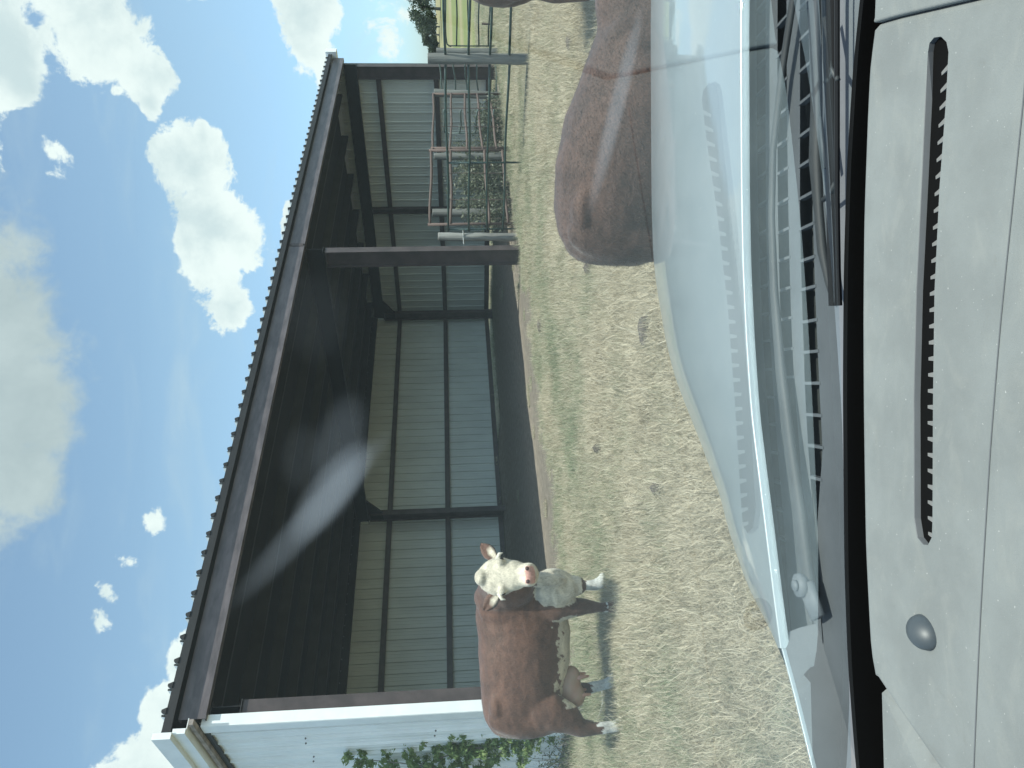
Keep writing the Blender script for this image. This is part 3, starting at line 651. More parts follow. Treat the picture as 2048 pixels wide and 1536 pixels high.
for (U, V, h, n, sp, l) in [(60, 1150, .30, 16, .25, 'low green tuft at the foot of the white wall'), (10, 1150, .5, 24, .4, 'bushy green weed at the left end of the white wall'), (105, 1150, .16, 10, .18, 'small green weed at the sapling\'s foot')]:
    p = onz(U, V); weed(p.x, p.y, h, n, sp, M['bush'], l, .022, 'green weeds along the white wall')
p0 = onz(215, 1196); b = BM(); pts = [onz(U, V, .03) for U, V in ((205, 1190), (188, 1196), (170, 1200), (150, 1205), (130, 1206), (108, 1200), (92, 1192))]
o = obj('hose', None or b, M['hose']); b = BM(); tube(b, [p_-pts[0] for p_ in pts], .011, 7); b.to_mesh(o.data); b.free(); o.location = pts[0]; tag(o, 'pale thin hose lying on the ground behind the white-faced cow', 'hose')
b = BM(); 
for k in range(3): pass
ellip(b, (0, 0, .1), (.16, .12, .16), seg=10); ellip(b, (.1, 0, .06), (.12, .1, .1), seg=8)
pk = onz(140, 1175); tag(obj('tree_stump', b, M['bark'], loc=(pk.x, pk.y, 0)), 'dark stump by the foot of the white wall behind the cow', 'stump')
for (U, V, r), l in zip([(875, 1308, .10), (1450, 1150, .09), (885, 1085, .10), (1000, 1190, .05), (560, 1330, .04), (640, 1210, .04)], ['dark dung pat just beyond the middle of the car hood', 'dark dung pat in the grass left of the near cow\'s head', 'dark clod at the edge of the barn\'s dirt floor', 'small dark clod in the grass left of the near cow\'s rump', 'small clod in the straw near the left part of the hood', 'small clod in the grass between the white-faced cow and the hood']):
    b = BM(); p = onz(U, V); r *= 1.15; ellip(b, (0, 0, .03), (r, r*.8, .055), seg=12); ellip(b, (r*.6, r*.3, .01), (r*.5, r*.5, .03), seg=10); ellip(b, (-r*.5, r*.5, .012), (r*.45, r*.35, .03), seg=10)
    for v in b.verts: v.co += v.co.normalized()*mnoise.noise(v.co*40)*.02
    tag(obj('dung_pat' if 'dung' in l else 'clod', b, M['rock'], loc=(p.x, p.y, terrain(p.x, p.y)+.02)), l, 'dung' if 'dung' in l else 'clod')
# ------------------------------------------------------------------ cattle
def coatmat():
    m = bpy.data.materials.new('cow_coat'); m.use_nodes = True; n = NT(m.node_tree)
    o = n.node('ShaderNodeOutputMaterial'); b = n.node('ShaderNodeBsdfPrincipled'); n.link(b.outputs[0], o.inputs[0])
    at = n.node('ShaderNodeAttribute', attribute_name='coat'); t = n.node('ShaderNodeTexCoord'); v = t.outputs['Object']
    f1 = n.noise(n.mapping(v, (1.2, 1.2, 2.6)), 3.2, 5, .6, .4); f2 = n.noise(n.mapping(v, (3, 3, 1)), 38, 4, .6, .5); f3 = n.noise(v, 9, 5, .6, 1.2)
    k = n.math('MULTIPLY_ADD', n.ss(f1, .3, .7), .55, n.math('MULTIPLY_ADD', n.ss(f2, .3, .7), .35, n.math('MULTIPLY', n.ss(f3, .3, .7), .35)))
    k = n.math('ADD', k, .42)
    mul = n.node('ShaderNodeMix', data_type='RGBA', blend_type='MULTIPLY'); mul.inputs[0].default_value = 1; n.link(at.outputs['Color'], mul.inputs[6])
    cc = n.node('ShaderNodeCombineColor'); [n.link(k, cc.inputs[i]) for i in range(3)]; n.link(cc.outputs[0], mul.inputs[7])
    n.link(mul.outputs[2], b.inputs['Base Color']); b.inputs['Roughness'].default_value = .62; b.inputs['Specular IOR Level'].default_value = .35
    b.inputs['Sheen Weight'].default_value = .25; b.inputs['Sheen Roughness'].default_value = .5
    bp = n.node('ShaderNodeBump'); bp.inputs['Strength'].default_value = .55; bp.inputs['Distance'].default_value = .02
    n.link(n.math('MULTIPLY_ADD', f2, .4, n.math('MULTIPLY', f3, .5)), bp.inputs['Height']); n.link(bp.outputs[0], b.inputs['Normal']); return m
M['coat'] = coatmat()
BROWN = np.array((.100, .049, .032)); WHITE = np.array((.56, .505, .395)); GREYW = np.array((.58, .58, .54)); PINK = np.array((.50, .27, .22)); DARKB = np.array((.085, .042, .030)); HOOF = np.array((.07, .065, .06))
def frame(fwd, up):
    f = Vector(fwd).normalized(); u = Vector(up); u = (u-f*u.dot(f)).normalized(); l = u.cross(f); return f, l, u
def make_cow(loc, yaw, label, head, neck_mid, legs, scale=1.0, brisket=None, colour=None, hair=0, hairlen=.015, voxel=.013, spine=0.0, udder=True, slim=1.0, crest=True, tone=(1, 1, 1), group='brown and white cattle in the pen'):
    """head: (poll, muzzle, front normal) local; legs: list of joint lists"""
    t = empty('cow', loc, label, 'cow', group, yaw)
    b = BM(); sp = lambda x: spine*(max(0, x+.2)-.35*max(0, x-.45))
    rings = [(-.74, 1.0, .08, .12), (-.715, 1.0, .16, .21), (-.63, .985, .23, .285), (-.48, .955, .275, .345), (-.30, .92, .30, .385), (-.08, .895, .325, .415), (.14, .885, .32, .422), (.32, .905, .285, .415), (.48, .92, .245, .385), (.60, .92, .20, .33), (.69, .90, .13, .24)]
    tube(b, [Vector((x, 0, z-sp(x))) for x, z, _, _ in rings], [(a*slim, c) for _, _, a, c in rings], 26, up=(0, 0, 1))
    # ridge of hips, tail head, shoulder and thigh masses
    for s in (-1, 1):
        ellip(b, (-.42, s*.17*slim, 1.16), (.14, .08, .07)); ellip(b, (-.55, s*.15*slim, .88), (.17, .125, .36)); ellip(b, (.36, s*.195*slim, .90-sp(.36)), (.15, .09, .33)); ellip(b, (.40, s*.13, 1.16-sp(.4)), (.15, .10, .14)); ellip(b, (-.59, s*.09, 1.07), (.08, .07, .10))
    ellip(b, (-.58, 0, 1.18), (.12, .08, .06)); ellip(b, (.34, 0, 1.19-sp(.34)), (.26, .10, .13))
    for pts in legs:
        tube(b, [p for p, _ in pts], [r for _, r in pts], 14, up=(1, 0, 0))
        fp = Vector(pts[-1][0]); ellip(b, fp+Vector((.03, 0, 0)), (.062, .048, .04))
    poll, muz, fn = [Vector(v) for v in head]
    ax, lt, fr = frame(muz-poll, fn); hl = (muz-poll).length
    def hp(u, l=0, f=0): return poll+ax*(u*hl)+lt*l+fr*f
    # neck
    p0 = Vector((.42, 0, 1.0-sp(.42))); nm = Vector(neck_mid); pe = hp(.16, 0, -.12)
    cr = [p0, p0.lerp(nm, .55)+Vector((0, 0, .02)), nm, nm.lerp(pe, .6), pe]
    tube(b, cr, [(.20, .31), (.185, .29), (.165, .25), (.14, .19), (.115, .135)], 20, up=(0, 0, 1))
    # head: u along face, half width, thickness front, thickness back
    hr = ((-.10, .03, -.05, .08), (-.05, .085, -.03, .11), (.04, .120, .005, .13), (.15, .150, .025, .14), (.28, .163, .038, .14), (.42, .158, .045, .135), (.54, .134, .050, .125), (.66, .108, .054, .11), (.77, .097, .056, .10), (.87, .104, .060, .09), (.94, .102, .055, .08), (1.0, .082, .040, .06), (1.03, .04, .02, .03))
    tube(b, [hp(u, 0, (f-bk)/2) for u, wd, f, bk in hr], [(wd, (f+bk)/2) for u, wd, f, bk in hr], 22, up=fr)
    for s in (-1, 1):
        ellip(b, hp(.41, s*.120, .028), (.040, .040, .036)); ellip(b, hp(.58, s*.080, -.03), (.05, .05, .10)); ellip(b, hp(.90, s*.050, .035), (.040, .036, .036))
    ellip(b, hp(.93, 0, -.065), (.062, .062, .05)); ellip(b, hp(.02, 0, 0), (.075, .06, .06))
    if brisket:
        for c, r in brisket: ellip(b, c, r)
    o = obj('body', b, M['coat']); 
    md = o.modifiers.new('r', 'REMESH'); md.mode = 'VOXEL'; md.voxel_size = voxel
    sm = o.modifiers.new('s', 'SMOOTH'); sm.iterations = 11; sm.factor = .55
    dg = bpy.context.evaluated_depsgraph_get(); me = bpy.data.meshes.new_from_object(o.evaluated_get(dg), depsgraph=dg); o.modifiers.clear(); old = o.data; o.data = me; bpy.data.meshes.remove(old); me.name = 'body'
    o.parent = t
    nv = len(me.vertices); co = np.empty(nv*3, dtype=np.float32); me.vertices.foreach_get('co', co); co = co.reshape(-1, 3)
    no = np.empty(nv*3, dtype=np.float32); me.vertices.foreach_get('normal', no); no = no.reshape(-1, 3)
    jit = np.array([mnoise.noise(Vector(p)*16) for p in co]); jit2 = np.array([mnoise.noise(Vector((p[0]*34, p[1]*34, p[2]*9))) for p in co])
    # soft folds, skin undulation
    und = np.array([mnoise.noise(Vector((p[0]*5, p[1]*5, p[2]*3.2))) for p in co]); co2 = co+no*(und[:, None]*.010+jit[:, None]*.003); 
    if brisket:
        c0, r0 = brisket[0]; dd_ = np.sqrt((((co-np.array(c0))/np.array(r0))**2).sum(1)); fold = np.array([mnoise.noise(Vector((p[0]*9, p[1]*20, p[2]*4))) for p in co]); co2 += no*(fold*np.clip(1.6-dd_, 0, 1)*.028)[:, None]
    nk = np.clip(1-np.abs(x_-.30)/.22, 0, 1)*np.clip(1-np.abs(z_-.9)/.4, 0, 1) if False else 0
    me.vertices.foreach_set('co', co2.ravel())
    col = np.tile(BROWN, (nv, 1)); x, y, z = co.T; j = jit*.035+jit2*.035
    rel = co-np.array(poll); hu = rel@np.array(ax)/hl; hf = rel@np.array(fr); hl_ = rel@np.array(lt)
    m_head = (np.abs(hl_) < .2) & (hu > -.16+j*2) & (hu < 1.3) & (hf > -.13+j*.8-.05*(hu > .5)) & (x > .2 if hl else True)
    col[z < .17+j] = GREYW; 
    low = (z < (.60+j*2.2)) & (np.abs(y) < .25*slim) & (x > -.46) & (x < .32) & (no[:, 2] < .25)
    low &= z > .43; col[low] = WHITE*.9
    if brisket:
        c0, r0 = brisket[0]; d = np.sqrt((((co-np.array(c0))/np.array(r0))**2).sum(1)); col[((d < 1.25+j*4) & (z > .36))] = WHITE*.92
        dd = (y < -.02+j) & False
    top = (x > .42) & (z > 1.19-spine*.5+j) & (np.abs(y) < .07+j) & (no[:, 2] > .3) & crest; col[top] = WHITE
    col[m_head] = WHITE
    nosem = m_head & (hu > .86) & (hf > .015) & (np.abs(hl_) < .072); col[nosem] = PINK
    if colour: colour(col, co, no, j)
    feet = z < .14
    for pts in legs:
        fp = pts[-1][0]; dist = np.hypot(x-fp[0]-.02, y-fp[1]); zz = z-fp[2]
        mk = (dist < .16) & (zz < pts[-1][2] if len(pts[-1]) > 2 else False)
    col *= np.array(tone); col[z < .035] = HOOF
    ca = me.color_attributes.new('coat', 'FLOAT_COLOR', 'POINT'); ca.data.foreach_set('color', np.concatenate([col, np.ones((nv, 1))], 1).astype(np.float32).ravel())
    me.polygons.foreach_set('use_smooth', [True]*len(me.polygons))
    # ears
    for s in (-1, 1):
        eb = BM(); base = hp(.27, s*.130, -.07); od = (lt*s*head_ear[0]+fr*head_ear[1]-ax*head_ear[2+(s > 0)]).normalized(); tip = base+od*.21; ed = ax.cross(od).normalized()
        A = []
        for f, wd in ((0, .028), (.2, .045), (.45, .062), (.7, .052), (.9, .026), (1, .006)):
            c = base.lerp(tip, f); upv = (ax-od*ax.dot(od)).normalized(); nn_ = od.cross(upv).normalized()*(1 if od.cross(upv).dot(fr) > 0 else -1)
            A.append([c+upv*wd-nn_*.004, c+upv*wd*.5-nn_*.022, c-nn_*.03, c-upv*wd*.5-nn_*.022, c-upv*wd-nn_*.004, c-upv*wd*.45-nn_*.008, c-nn_*.012, c+upv*wd*.45-nn_*.008])
        loft(eb, A, True, True); eo = obj('ear', eb, M['coat'], t, smooth=True); cl = eo.data.color_attributes.new('coat', 'FLOAT_COLOR', 'POINT')
        vals = []
        for i, v in enumerate(eo.data.vertices): f = (v.co-base).dot(od)/.21; inner = (i % 8) in (6, 7); vals += [*(WHITE if (inner and f < .62) else BROWN), 1]
        cl.data.foreach_set('color', np.array(vals, dtype=np.float32))
        eb = BM(); ellip(eb, hp(.43, s*.140, .036), (.015, .018, .020), seg=12); obj('eye', eb, M['eye'], t, smooth=True)
        eb = BM(); ellip(eb, hp(.90, s*.052, .066), (.018, .013, .017), seg=10); obj('nostril', eb, M['nostril'], t, smooth=True)
        eb = BM(); hb = hp(.34, s*.155, .02); tube(eb, [hb-lt*s*.02, hb+lt*s*.03+ax*.025, hb+lt*s*.035+ax*.055], [.020, .015, .005], 8); obj('horn_bud', eb, M['horn'], t, smooth=True)
    # tail
    tb = BM(); tube(tb, [(-.62, 0, 1.20), (-.69, 0, 1.15), (-.715, 0, .95), (-.67, .02, .7), (-.64, .03, .52)], [.04, .030, .022, .016, .014], 10); tube(tb, [(-.66, .03, .54), (-.665, .035, .42), (-.66, .04, .28)], [.018, .042, .006], 10)
    to = obj('tail', tb, M['coat'], t, smooth=True); cl = to.data.color_attributes.new('coat', 'FLOAT_COLOR', 'POINT'); cl.data.foreach_set('color', np.array([c for v in to.data.vertices for c in (*(WHITE if v.co.z < .5 else BROWN), 1)], dtype=np.float32))
    if udder:
        ub = BM(); ellip(ub, (-.33, 0, .50), (.16, .15, .115), seg=22); ellip(ub, (-.40, -.05, .46), (.11, .10, .10), seg=18); ellip(ub, (-.25, -.02, .47), (.10, .10, .08), seg=18)
        uo = obj('udder', ub, M['udder'], t); md = uo.modifiers.new('r', 'REMESH'); md.mode = 'VOXEL'; md.voxel_size = .012; sm = uo.modifiers.new('s', 'SMOOTH'); sm.iterations = 10
        for px_, py_, l in ((-.40, -.10, .10), (-.25, -.08, .09), (-.40, .07, .08), (-.26, .08, .08)):
            tb = BM(); tube(tb, [(px_, py_, .44), (px_+.01, py_-.005, .39), (px_+.015, py_-.01, .385-l*.6)], [.028, .018, .011], 10); ellip(tb, (px_+.015, py_-.01, .385-l*.6), (.012, .012, .010), seg=8); obj('teat', tb, M['teat'], uo, smooth=True)
    if hair:
        polys = me.polygons; na = len(polys); cen = np.empty(na*3, dtype=np.float32); polys.foreach_get('center', cen); cen = cen.reshape(-1, 3); nr = np.empty(na*3, dtype=np.float32); polys.foreach_get('normal', nr); nr = nr.reshape(-1, 3)
        ar = np.empty(na, dtype=np.float32); polys.foreach_get('area', ar); vi = np.array([p.vertices[0] for p in polys]); ids = rng.choice(na, hair, p=ar/ar.sum()); c = cen[ids]+rng.normal(0, .006, (hair, 3)); nn_ = nr[ids]
        comb = np.tile(np.array([-1., 0, -.55]), (hair, 1))+rng.normal(0, .28, (hair, 3)); hd = m_head[vi[ids]]; comb[hd] = rng.normal(0, 1, (hd.sum(), 3))
        cx = np.array([mnoise.noise(Vector(p)*6) for p in c]); comb[:, 2] += cx*1.2
        comb -= nn_*(comb*nn_).sum(1, keepdims=True); comb /= np.linalg.norm(comb, axis=1, keepdims=True)+1e-6
        side = np.cross(nn_, comb); ln = hairlen*rng.uniform(.6, 1.3, (hair, 1)); ln[hd] *= .8; lift = rng.uniform(.03, .25, (hair, 1)); wd_ = .0011*max(1, hairlen/.012)
        a = c-side*wd_-nn_*.003; b2 = c+side*wd_-nn_*.003; e = c+comb*ln+nn_*ln*lift
        vs = np.stack([a, b2, e], 1).reshape(-1, 3); hm = bpy.data.meshes.new('hair'); hm.from_pydata(vs.tolist(), [], np.arange(hair*3).reshape(-1, 3).tolist())
        hc = col[vi[ids]]*rng.uniform(.8, 1.15, (hair, 1)); hc = np.repeat(hc, 3, 0); ca = hm.color_attributes.new('coat', 'FLOAT_COLOR', 'POINT'); ca.data.foreach_set('color', np.concatenate([np.clip(hc, 0, 1), np.ones((hair*3, 1))], 1).astype(np.float32).ravel())
        ho = obj('hair', hm, M['coat'], t); ho['kind'] = 'stuff'
    t.scale = (scale,)*3
    return t, o
def fleg(x, y, dx=0, lift=0): return [((x, y*.7, .92), (.07, .10)), ((x, y*.9, .80), (.10, .14)), ((x, y, .62), (.09, .125)), ((x+.01+dx*.3, y, .47), (.070, .092)), ((x+.02+dx*.8, y, .34+lift), (.062, .070)), ((x+.01+dx*.9, y, .21+lift), (.043, .048)), ((x+.01+dx, y, .10+lift), (.050, .055)), ((x+.035+dx, y, .035+lift), (.056, .062))]
def hleg(x, y, dx=0): return [((x+.10, y*.7, .92), (.08, .14)), ((x+.10, y*.9, .82), (.115, .18)), ((x+.11+dx*.2, y, .68), (.11, .175)), ((x+.05+dx*.5, y, .54), (.080, .135)), ((x-.03+dx*.8, y, .425), (.055, .080)), ((x-.035+dx*.9, y, .30), (.044, .055)), ((x-.02+dx, y, .12), (.050, .056)), ((x+.015+dx, y, .035), (.056, .062))]
# white-faced cow by the barn
Y1 = .14; C1 = Vector((-2.42, 6.98, 0)); R1 = Matrix.Rotation(-Y1, 3, 'Z')
def lc(p): return R1 @ (Vector(p)-C1)
head_ear = (1.0, -.15, .95, .95)
hd1 = (lc(aty(381, 952, 6.52)), lc(aty(387, 1062, 6.36)), R1 @ Vector((.22, -.97, .05)))
def col1(col, co, no, j):
    x, y, z = co.T
    m = (z < .43) & (z > .17+j); col[m] = BROWN*.8
    # near fore foot and lower leg stay brown-grey
    m = (z < .14) & (np.hypot(x-.40, y+.19) < .14); col[m] = DARKB; col[m & (z < .07)] = GREYW*.6
    m = (x > .34) & (z < .80+j) & (z > .38) & (y < .16) & (x > .50+j*1.5); col[m] = WHITE*.92
    m = (z < .26+j*2) & (x < -.3); col[m] = GREYW
    m = (x > -.52) & (x < -.2) & (y < 0) & (z < .60-abs(x+.36)*.3+j) & (z > .44) & (x > -.46); col[m] = WHITE
    m = (z < .27+j) & (x > .40) & (y > .08); col[m] = GREYW
bk = lc(aty(358, 1108, 6.80)); bk2 = lc(aty(374, 1082, 6.70)); bk3 = lc(aty(364, 1142, 6.82))
make_cow(C1-Vector((0, 0, .035)), Y1, 'brown cow with a white face looking at the camera in front of the barn', hd1, tuple(lc((-1.78, 6.78, 1.06))),
         [fleg(.38, -.19, -.02), fleg(.46, .19, .06, .07), hleg(-.60, -.20, -.02), hleg(-.52, .20, .16)], 1.0,
         [(tuple(bk), (.125, .11, .19)), (tuple(bk2), (.055, .09, .20)), (tuple(bk3), (.09, .07, .10)), (tuple(lc((-1.83, 6.86, .62))), (.17, .18, .2))], col1, hair=46000, hairlen=.011)
# near cow by the hood, head down out of the picture
head_ear = (1.0, -.1, .1, .1)
make_cow((1.05, 3.14, -.02), -.30, 'large brown cow standing side-on right behind the car hood', ((1.20, .0, .62), (1.36, .02, .16), (.9, 0, .4)), (.85, .0, .84),
         [fleg(.42, -.17), fleg(.40, .17, .1), hleg(-.58, -.17), hleg(-.55, .17, .12)], .765, None, None, hair=110000, hairlen=.014, crest=False, tone=(.80, .86, .92), spine=.40, udder=False, slim=1.10)
# cow at the right edge: hind leg in view
make_cow((4.23, 7.02, 0), .06, 'brown cow at the right edge of the picture, only its hind leg in view', ((1.05, 0, 1.15), (1.42, 0, .88), (.5, 0, .86)), (.80, 0, 1.12),
         [fleg(.42, -.19), fleg(.40, .19, .1), hleg(-.78, -.20, -.01), hleg(-.56, .20, .1)], 1.0, [((.62, 0, .62), (.12, .12, .18))], None, hair=0, voxel=.016)
# ------------------------------------------------------------------ the car the picture is taken from
car = empty('car', (.1, .4, 0), 'pale silver car seen from its own cabin, with grey dashboard, windshield and hood', 'car'); IC = Matrix.Translation((-.1, -.4, 0))
def cobj(name, b, m, parent=None, smooth=False):
    for v in b.verts: v.co = IC @ v.co
    return obj(name, b, m, parent or car, smooth=smooth)
def resample(P, n):
    d = [0]
    for i in range(1, len(P)): d.append(d[-1]+(P[i]-P[i-1]).length)
    out = []
    for k in range(n):
        q = d[-1]*k/(n-1); i = 0
        while i < len(P)-2 and d[i+1] < q: i += 1
        f = (q-d[i])/max(1e-9, d[i+1]-d[i])
        p0, p1, p2, p3 = P[max(i-1, 0)], P[i], P[i+1], P[min(i+2, len(P)-1)]
        out.append(p1.lerp(p2, f)*.5 + .5*(.5*((2*p1)+(-p0+p2)*f+(2*p0-5*p1+4*p2-p3)*f*f+(-p0+3*p1-3*p2+p3)*f**3)))
    return out
ZR = .924
rear = [onz(U, V, ZR) for U, V in ((240, 1560), (330, 1548), (486, 1529), (700, 1503), (850, 1492), (1000, 1485), (1150, 1482), (1300, 1481), (1536, 1481))] + [Vector((.88, 1.17, ZR)), Vector((1.12, 1.09, ZR)), Vector((1.32, .97, ZR))]
fr_ = [(240, 1556, .922), (305, 1527, .895), (376, 1491, .872), (476, 1457, .852), (546, 1439, .842), (656, 1399, .825), (776, 1352, .805), (856, 1331, .795), (976, 1311, .780), (1036, 1306, .775), (1136, 1303, .772), (1300, 1302, .77), (1536, 1302, .77)]
front = [onz(*a) for a in fr_] + [Vector((1.50, 2.20, .77)), Vector((1.70, 1.9, .78)), Vector((1.76, 1.5, .80)), Vector((1.72, 1.2, .84))]
NX = 90; Rr = resample(rear, NX); Ff = resample(front, NX)
# outward normals of the front edge
def outw(P, i):
    t = P[min(i+1, len(P)-1)]-P[max(i-1, 0)]; n = Vector((-t.y, t.x, 0)).normalized(); return n
ON = [outw(Ff, i) for i in range(NX)]
for _ in range(6): ON = [(ON[max(i-1, 0)]+ON[i]*2+ON[min(i+1, NX-1)]).normalized() for i in range(NX)]
rows = []
rows.append([Rr[i]+Vector((0, -.003, -.014)) for i in range(NX)]); rows.append([Rr[i]+Vector((0, -.002, -.002)) for i in range(NX)])
NV = 22
for v in [0, .004, .012, .03]+[k/NV for k in range(1, NV)]+[.985, 1]:
    row = []
    for i in range(NX):
        p = Rr[i].lerp(Ff[i], v); wdt = min(1, (Ff[i]-Rr[i]).length/.9)
        p.z += .030*math.sin(math.pi*v)*wdt - .006*wdt*math.exp(-((v-.5)/.2)**2)*0
        row.append(p)
    rows.append(row)
for o_, dz in ((.022, -.010), (.045, -.028), (.07, -.06), (.09, -.11), (.105, -.2), (.11, -.34), (.10, -.55)):
    rows.append([Ff[i]+ON[i]*o_+Vector((0, 0, dz)) for i in range(NX)])
b = BM(); loft(b, rows, closed=False, cap=False); bmesh.ops.recalc_face_normals(b, faces=b.faces); hd_ = cobj('hood', b, M['paint'], smooth=True)
# fender top running back on the left
fl = [onz(U, V, ZR-.002) for U, V in ((262, 1556), (240, 1562), (142, 1588), (0, 1623), (-160, 1665), (-320, 1712))]
fl = resample(fl, 30); b = BM()
loft(b, [[p+Vector((.003, -.001, -.008)) for p in fl], [p+Vector((.001, -.001, -.002)) for p in fl], fl, [p+Vector((-.004, .002, -.006)) for p in fl], [p+Vector((-.006, .002, -.03)) for p in fl], [p+Vector((.0, 0, -.12)) for p in fl], [p+Vector((.02, 0, -.6)) for p in fl]], closed=False, cap=False)
cobj('fender', b, M['paint'], smooth=True)
b = BM(); loft(b, [[p+Vector((.004, -.001, -.006)) for p in fl], [p+Vector((.016, -.01, -.03)) for p in fl], [p+Vector((.03, -.03, -.06)) for p in fl]], closed=False, cap=False); cobj('cowl_side', b, M['cowl'], smooth=True)
# cowl with its vents
ZC = .872
def cstrip(b, top, bot, z=ZC, n=60, zz=None):
    A = resample([onz(U, V, z) for U, V in top], n); B = resample([onz(U, V, z) for U, V in bot], n)
    if zz is not None:
        for p in B: p.z = zz
    strip_mesh(b, A, B)
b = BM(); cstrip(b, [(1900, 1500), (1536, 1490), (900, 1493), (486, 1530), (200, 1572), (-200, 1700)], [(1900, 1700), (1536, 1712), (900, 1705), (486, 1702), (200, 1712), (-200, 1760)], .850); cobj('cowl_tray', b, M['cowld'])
r1t = [(1900, 1514), (1536, 1513), (1300, 1514), (1100, 1517), (900, 1524), (736, 1534), (600, 1545), (446, 1560)]; r1b = [(1900, 1531), (1536, 1531), (1300, 1531), (1100, 1532), (900, 1538), (736, 1548), (600, 1558), (446, 1571)]
r2t = [(1900, 1556), (1536, 1555), (1300, 1555), (1100, 1556), (936, 1560), (816, 1565), (766, 1570)]; r2b = [(1900, 1573), (1536, 1573), (1300, 1574), (1100, 1577), (936, 1581), (816, 1586), (766, 1589)]
r3t = [(1900, 1600), (1536, 1600), (1300, 1600), (1100, 1600), (936, 1604), (736, 1611), (636, 1617), (566, 1622)]; r3b = [(1900, 1622), (1536, 1622), (1300, 1624), (1100, 1626), (936, 1631), (736, 1640), (636, 1645), (566, 1640)]
b = BM()
ext = [(330, 1576), (200, 1592), (-200, 1700)]
cstrip(b, [(1900, 1497), (1536, 1492), (1300, 1492), (1100, 1495), (900, 1500), (736, 1510), (600, 1524), (446, 1545)]+[(330, 1562), (200, 1582), (-200, 1690)], r1t+ext)
r2te = r2t+[(620, 1595), (446, 1610), (200, 1635), (-200, 1710)]; r2be = r2b+[(620, 1600), (446, 1613), (200, 1637), (-200, 1712)]
cstrip(b, r1b+[(330, 1578), (200, 1594), (-200, 1701)], r2te); cstrip(b, r2be, r3t+[(446, 1632), (200, 1650), (-200, 1715)])
cstrip(b, r3b+[(446, 1634), (200, 1652), (-200, 1716)], [(1900, 1730), (1536, 1735), (1100, 1715), (636, 1712), (446, 1715), (200, 1725), (-200, 1760)])
for tp, bt, u0, u1 in ((r1t, r1b, 446, 1700), (r2t, r2b, 766, 1700), (r3t, r3b, 566, 1700)):
    ft = resample([onz(U, V, ZC) for U, V in tp], 200); fb = resample([onz(U, V, ZC) for U, V in bt], 200); k = 0
    x0 = min(p.x for p in ft); x1 = .95; x = x0+.01
    while x < x1:
        a = min(ft, key=lambda p: abs(p.x-x)); c = min(fb, key=lambda p: abs(p.x-x-.004))
        box(b, ((a.x+c.x)/2, (a.y+c.y)/2, ZC-.004), (.0045, abs(a.y-c.y)+.008, .010)); x += .047
cowl = cobj('cowl_grille', b, M['cowl'])
# wipers
def wiper(label, pts, rr, z, blade=None, links=()):
    b = BM(); tube(b, [onz(U, V, z) for U, V in pts], rr, 10, up=(0, 0, 1)); o = cobj('wiper', b, M['wiper'], smooth=True); o['label'] = label
    if blade:
        b = BM(); tube(b, [onz(U, V, z+.004) for U, V in blade], (.0045, .008), 6, up=(0, 0, 1)); tube(b, [onz(U, V+10, z+.006) for U, V in blade], (.002, .004), 6, up=(0, 0, 1))
        x = cobj('blade', b, M['black'], o)
    for l in links:
        b = BM(); tube(b, [onz(U, V, z+.006) for U, V in l], .0035, 7); cobj('blade_link', b, M['wiper'], o, smooth=True)
    return o
w1 = wiper('wiper arm lying along the left side of the cowl', [(345, 1618), (370, 1613), (436, 1606), (516, 1598), (640, 1580), (786, 1562), (956, 1548), (1100, 1543), (1236, 1546), (1386, 1563), (1536, 1586), (1650, 1606)], [(.020, .006), (.022, .009), (.020, .009), (.017, .009), (.015, .008), (.013, .007), (.010, .006), (.008, .005), (.0075, .005), (.0075, .005), (.008, .005), (.008, .005)], .890)
b = BM(); h0 = onz(366, 1612, .893); tube(b, [h0, h0+Vector((0, 0, .014))], .017, 18); tube(b, [h0+Vector((0, 0, .014)), h0+Vector((0, 0, .019))], .008, 14); h1 = onz(300, 1636, .888); tube(b, [h0, h1], [(.022, .009), (.019, .007)], 10, up=(0, 0, 1)); cobj('pivot_cap', b, M['cowl'], w1, smooth=True)
wiper('wiper with its blade resting at the foot of the windshield', [(1700, 1626), (1536, 1629), (1328, 1633), (1219, 1631), (1119, 1637), (1036, 1644), (965, 1658), (935, 1668)], [(.014, .007), (.014, .007), (.012, .007), (.014, .008), (.009, .006), (.009, .006), (.005, .004), (.004, .004)], .892,
      [(1750, 1668), (1536, 1664), (1336, 1664), (1136, 1664), (1000, 1666), (925, 1669)], [[(1500, 1650), (1440, 1660), (1400, 1662), (1376, 1676)], [(1136, 1646), (1150, 1662), (1170, 1670)], [(1300, 1640), (1200, 1652)]])
# windshield
b = BM(); gx = np.linspace(-.95, 1.15, 12); gy = np.linspace(.985, -.30, 14)
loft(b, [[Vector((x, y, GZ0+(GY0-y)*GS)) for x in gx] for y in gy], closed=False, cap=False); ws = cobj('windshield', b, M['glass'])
def gl(U, V, off=.004):
    r = ray(U, V); k = (GZ0+GS*GY0-H-off)/(r.z+GS*r.y); return Vector((r.x*k, r.y*k, H+r.z*k))
ft = resample([onz(U, V, GZ0) for U, V in ((-330, 1752), (0, 1719), (200, 1704), (400, 1697), (750, 1694), (1000, 1696), (1200, 1702), (1400, 1714), (1536, 1727), (1900, 1765))], 50)
b = BM(); loft(b, [[p+Vector((0, .03, -.01)) for p in ft], ft, [p+Vector((0, -.002, -.05)) for p in ft], [p+Vector((0, -.10, -.055)) for p in ft], [p+Vector((0, -.3, -.06)) for p in ft]], False, False); cobj('black_border', b, M['blackfrit'], ws)
